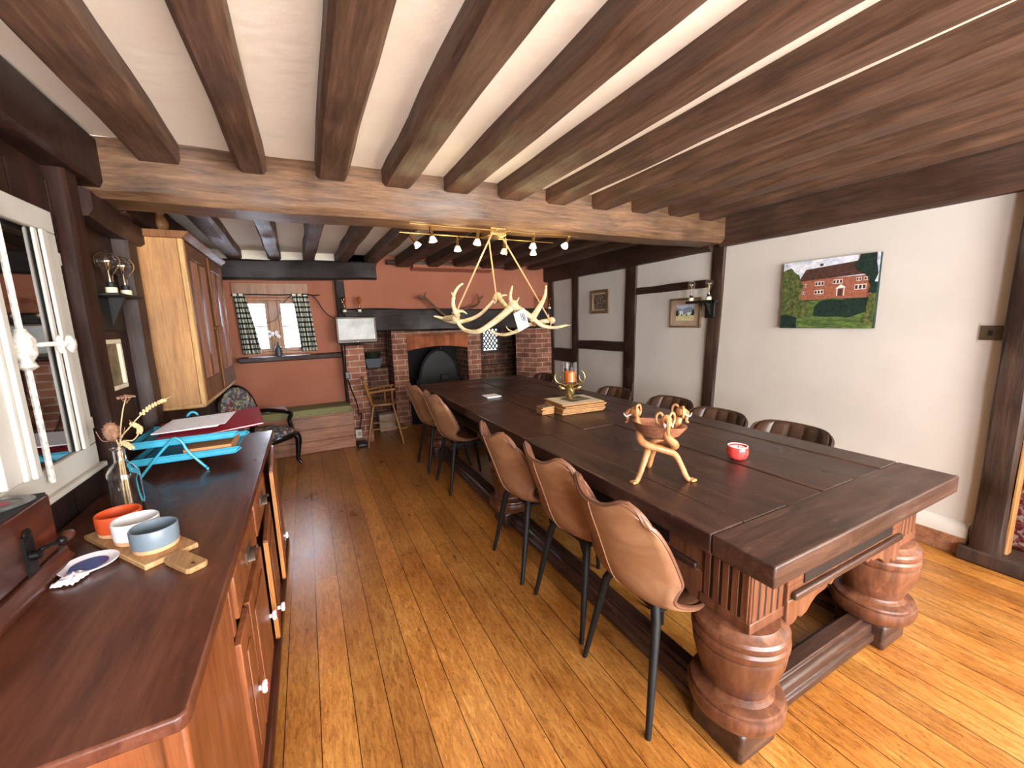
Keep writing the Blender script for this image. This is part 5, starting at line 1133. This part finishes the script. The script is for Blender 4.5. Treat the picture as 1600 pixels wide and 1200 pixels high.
# high chair, planter, pale box
hc = Vector((.79, 5.22, 0)); ha = math.radians(-8)
t = T('high_chair', 'beech spindle-back high chair standing before the brick recess', 'high chair', hc)
def HL(x, y, z): return hc+Rz(ha) @ Vector((x, y, z))      # forward = +x
MB().prism([(HL(x, y, 0).x, HL(x, y, 0).y) for x, y in [(.16*math.copysign(abs(math.cos(a))**.5, math.cos(a)), .165*math.copysign(abs(math.sin(a))**.5, math.sin(a))) for a in [2*PI*k/28 for k in range(28)]]], 'z', .495, .522).build('seat', 'hwood', t, .006)
for sx in (-1, 1):
    for sy in (-1, 1): MB().tube([HL(sx*.115, sy*.115, .50), HL(sx*.165, sy*.165, .25), HL(sx*.21, sy*.205, 0)], [.013, .017, .011], 10).build('leg', 'hwood', t)
for sx in (-1, 1): MB().tube([HL(sx*.165, -.165, .235), HL(sx*.165, .165, .235)], .009, 8).build('stretcher', 'hwood', t)
for sy in (-1, 1): MB().tube([HL(-.17, sy*.17, .21), HL(.17, sy*.17, .21)], .009, 8).build('stretcher', 'hwood', t)
MB().box(tuple(HL(.17, -.13, .17)-Vector((.0, .0, 0))), tuple(HL(.24, .13, .19))).build('footrest', 'hwood', t, .004)
for k, y in enumerate((-.13, -.065, 0, .065, .13)): MB().tube([HL(-.13, y, .515), HL(-.165, y*1.12, .66), HL(-.205, y*1.2, .82)], [.007, .010, .007] if 0 < k < 4 else [.013, .014, .012], 8).build('spindle', 'hwood', t)
MB().tube(bez([HL(-.195, -.18, .815), HL(-.22, 0, .84), HL(-.195, .18, .815)], 6), .018, 8).build('top_rail', 'hwood', t)
for sy in (-1, 1):
    MB().tube([HL(-.17, sy*.15, .665), HL(0, sy*.175, .685), HL(.15, sy*.175, .695)], .0135, 8).build('arm', 'hwood', t)
    for x in (.03, .12): MB().tube([HL(x-.005, sy*.145, .515), HL(x, sy*.175, .69)], .009, 8).build('arm_spindle', 'hwood', t)
tag(MB().box((.80, 5.72, 0), (1.03, 5.9, .24)).build('storage_box', 'mount', bevel=.01), 'pale box on the floor behind the high chair', 'box')
t = T('planter', 'slate blue planter with a dark leafy plant in the left brick recess', 'planter', (.84, 6.15, .86))
MB().hexa([(.75, 6.11, .86), (.93, 6.11, .86), (.93, 6.25, .86), (.75, 6.25, .86), (.725, 6.09, 1.0), (.955, 6.09, 1.0), (.955, 6.27, 1.0), (.725, 6.27, 1.0)]).build('pot', 'potblue', t, .006)
b = MB()
for k in range(60):
    a = k*2.4; r = .11*math.sqrt(k/60); c = Vector((.84+r*math.cos(a), 6.18+r*.7*math.sin(a), 1.0)); d = Vector((math.cos(a)*.05, math.sin(a)*.04, .06+.05*random.random())); s = Vector((-math.sin(a), math.cos(a), 0))*.018
    b.face([c, c+d*.5+s, c+d, c+d*.5-s])
b.build('leaves', 'leafdk', t)
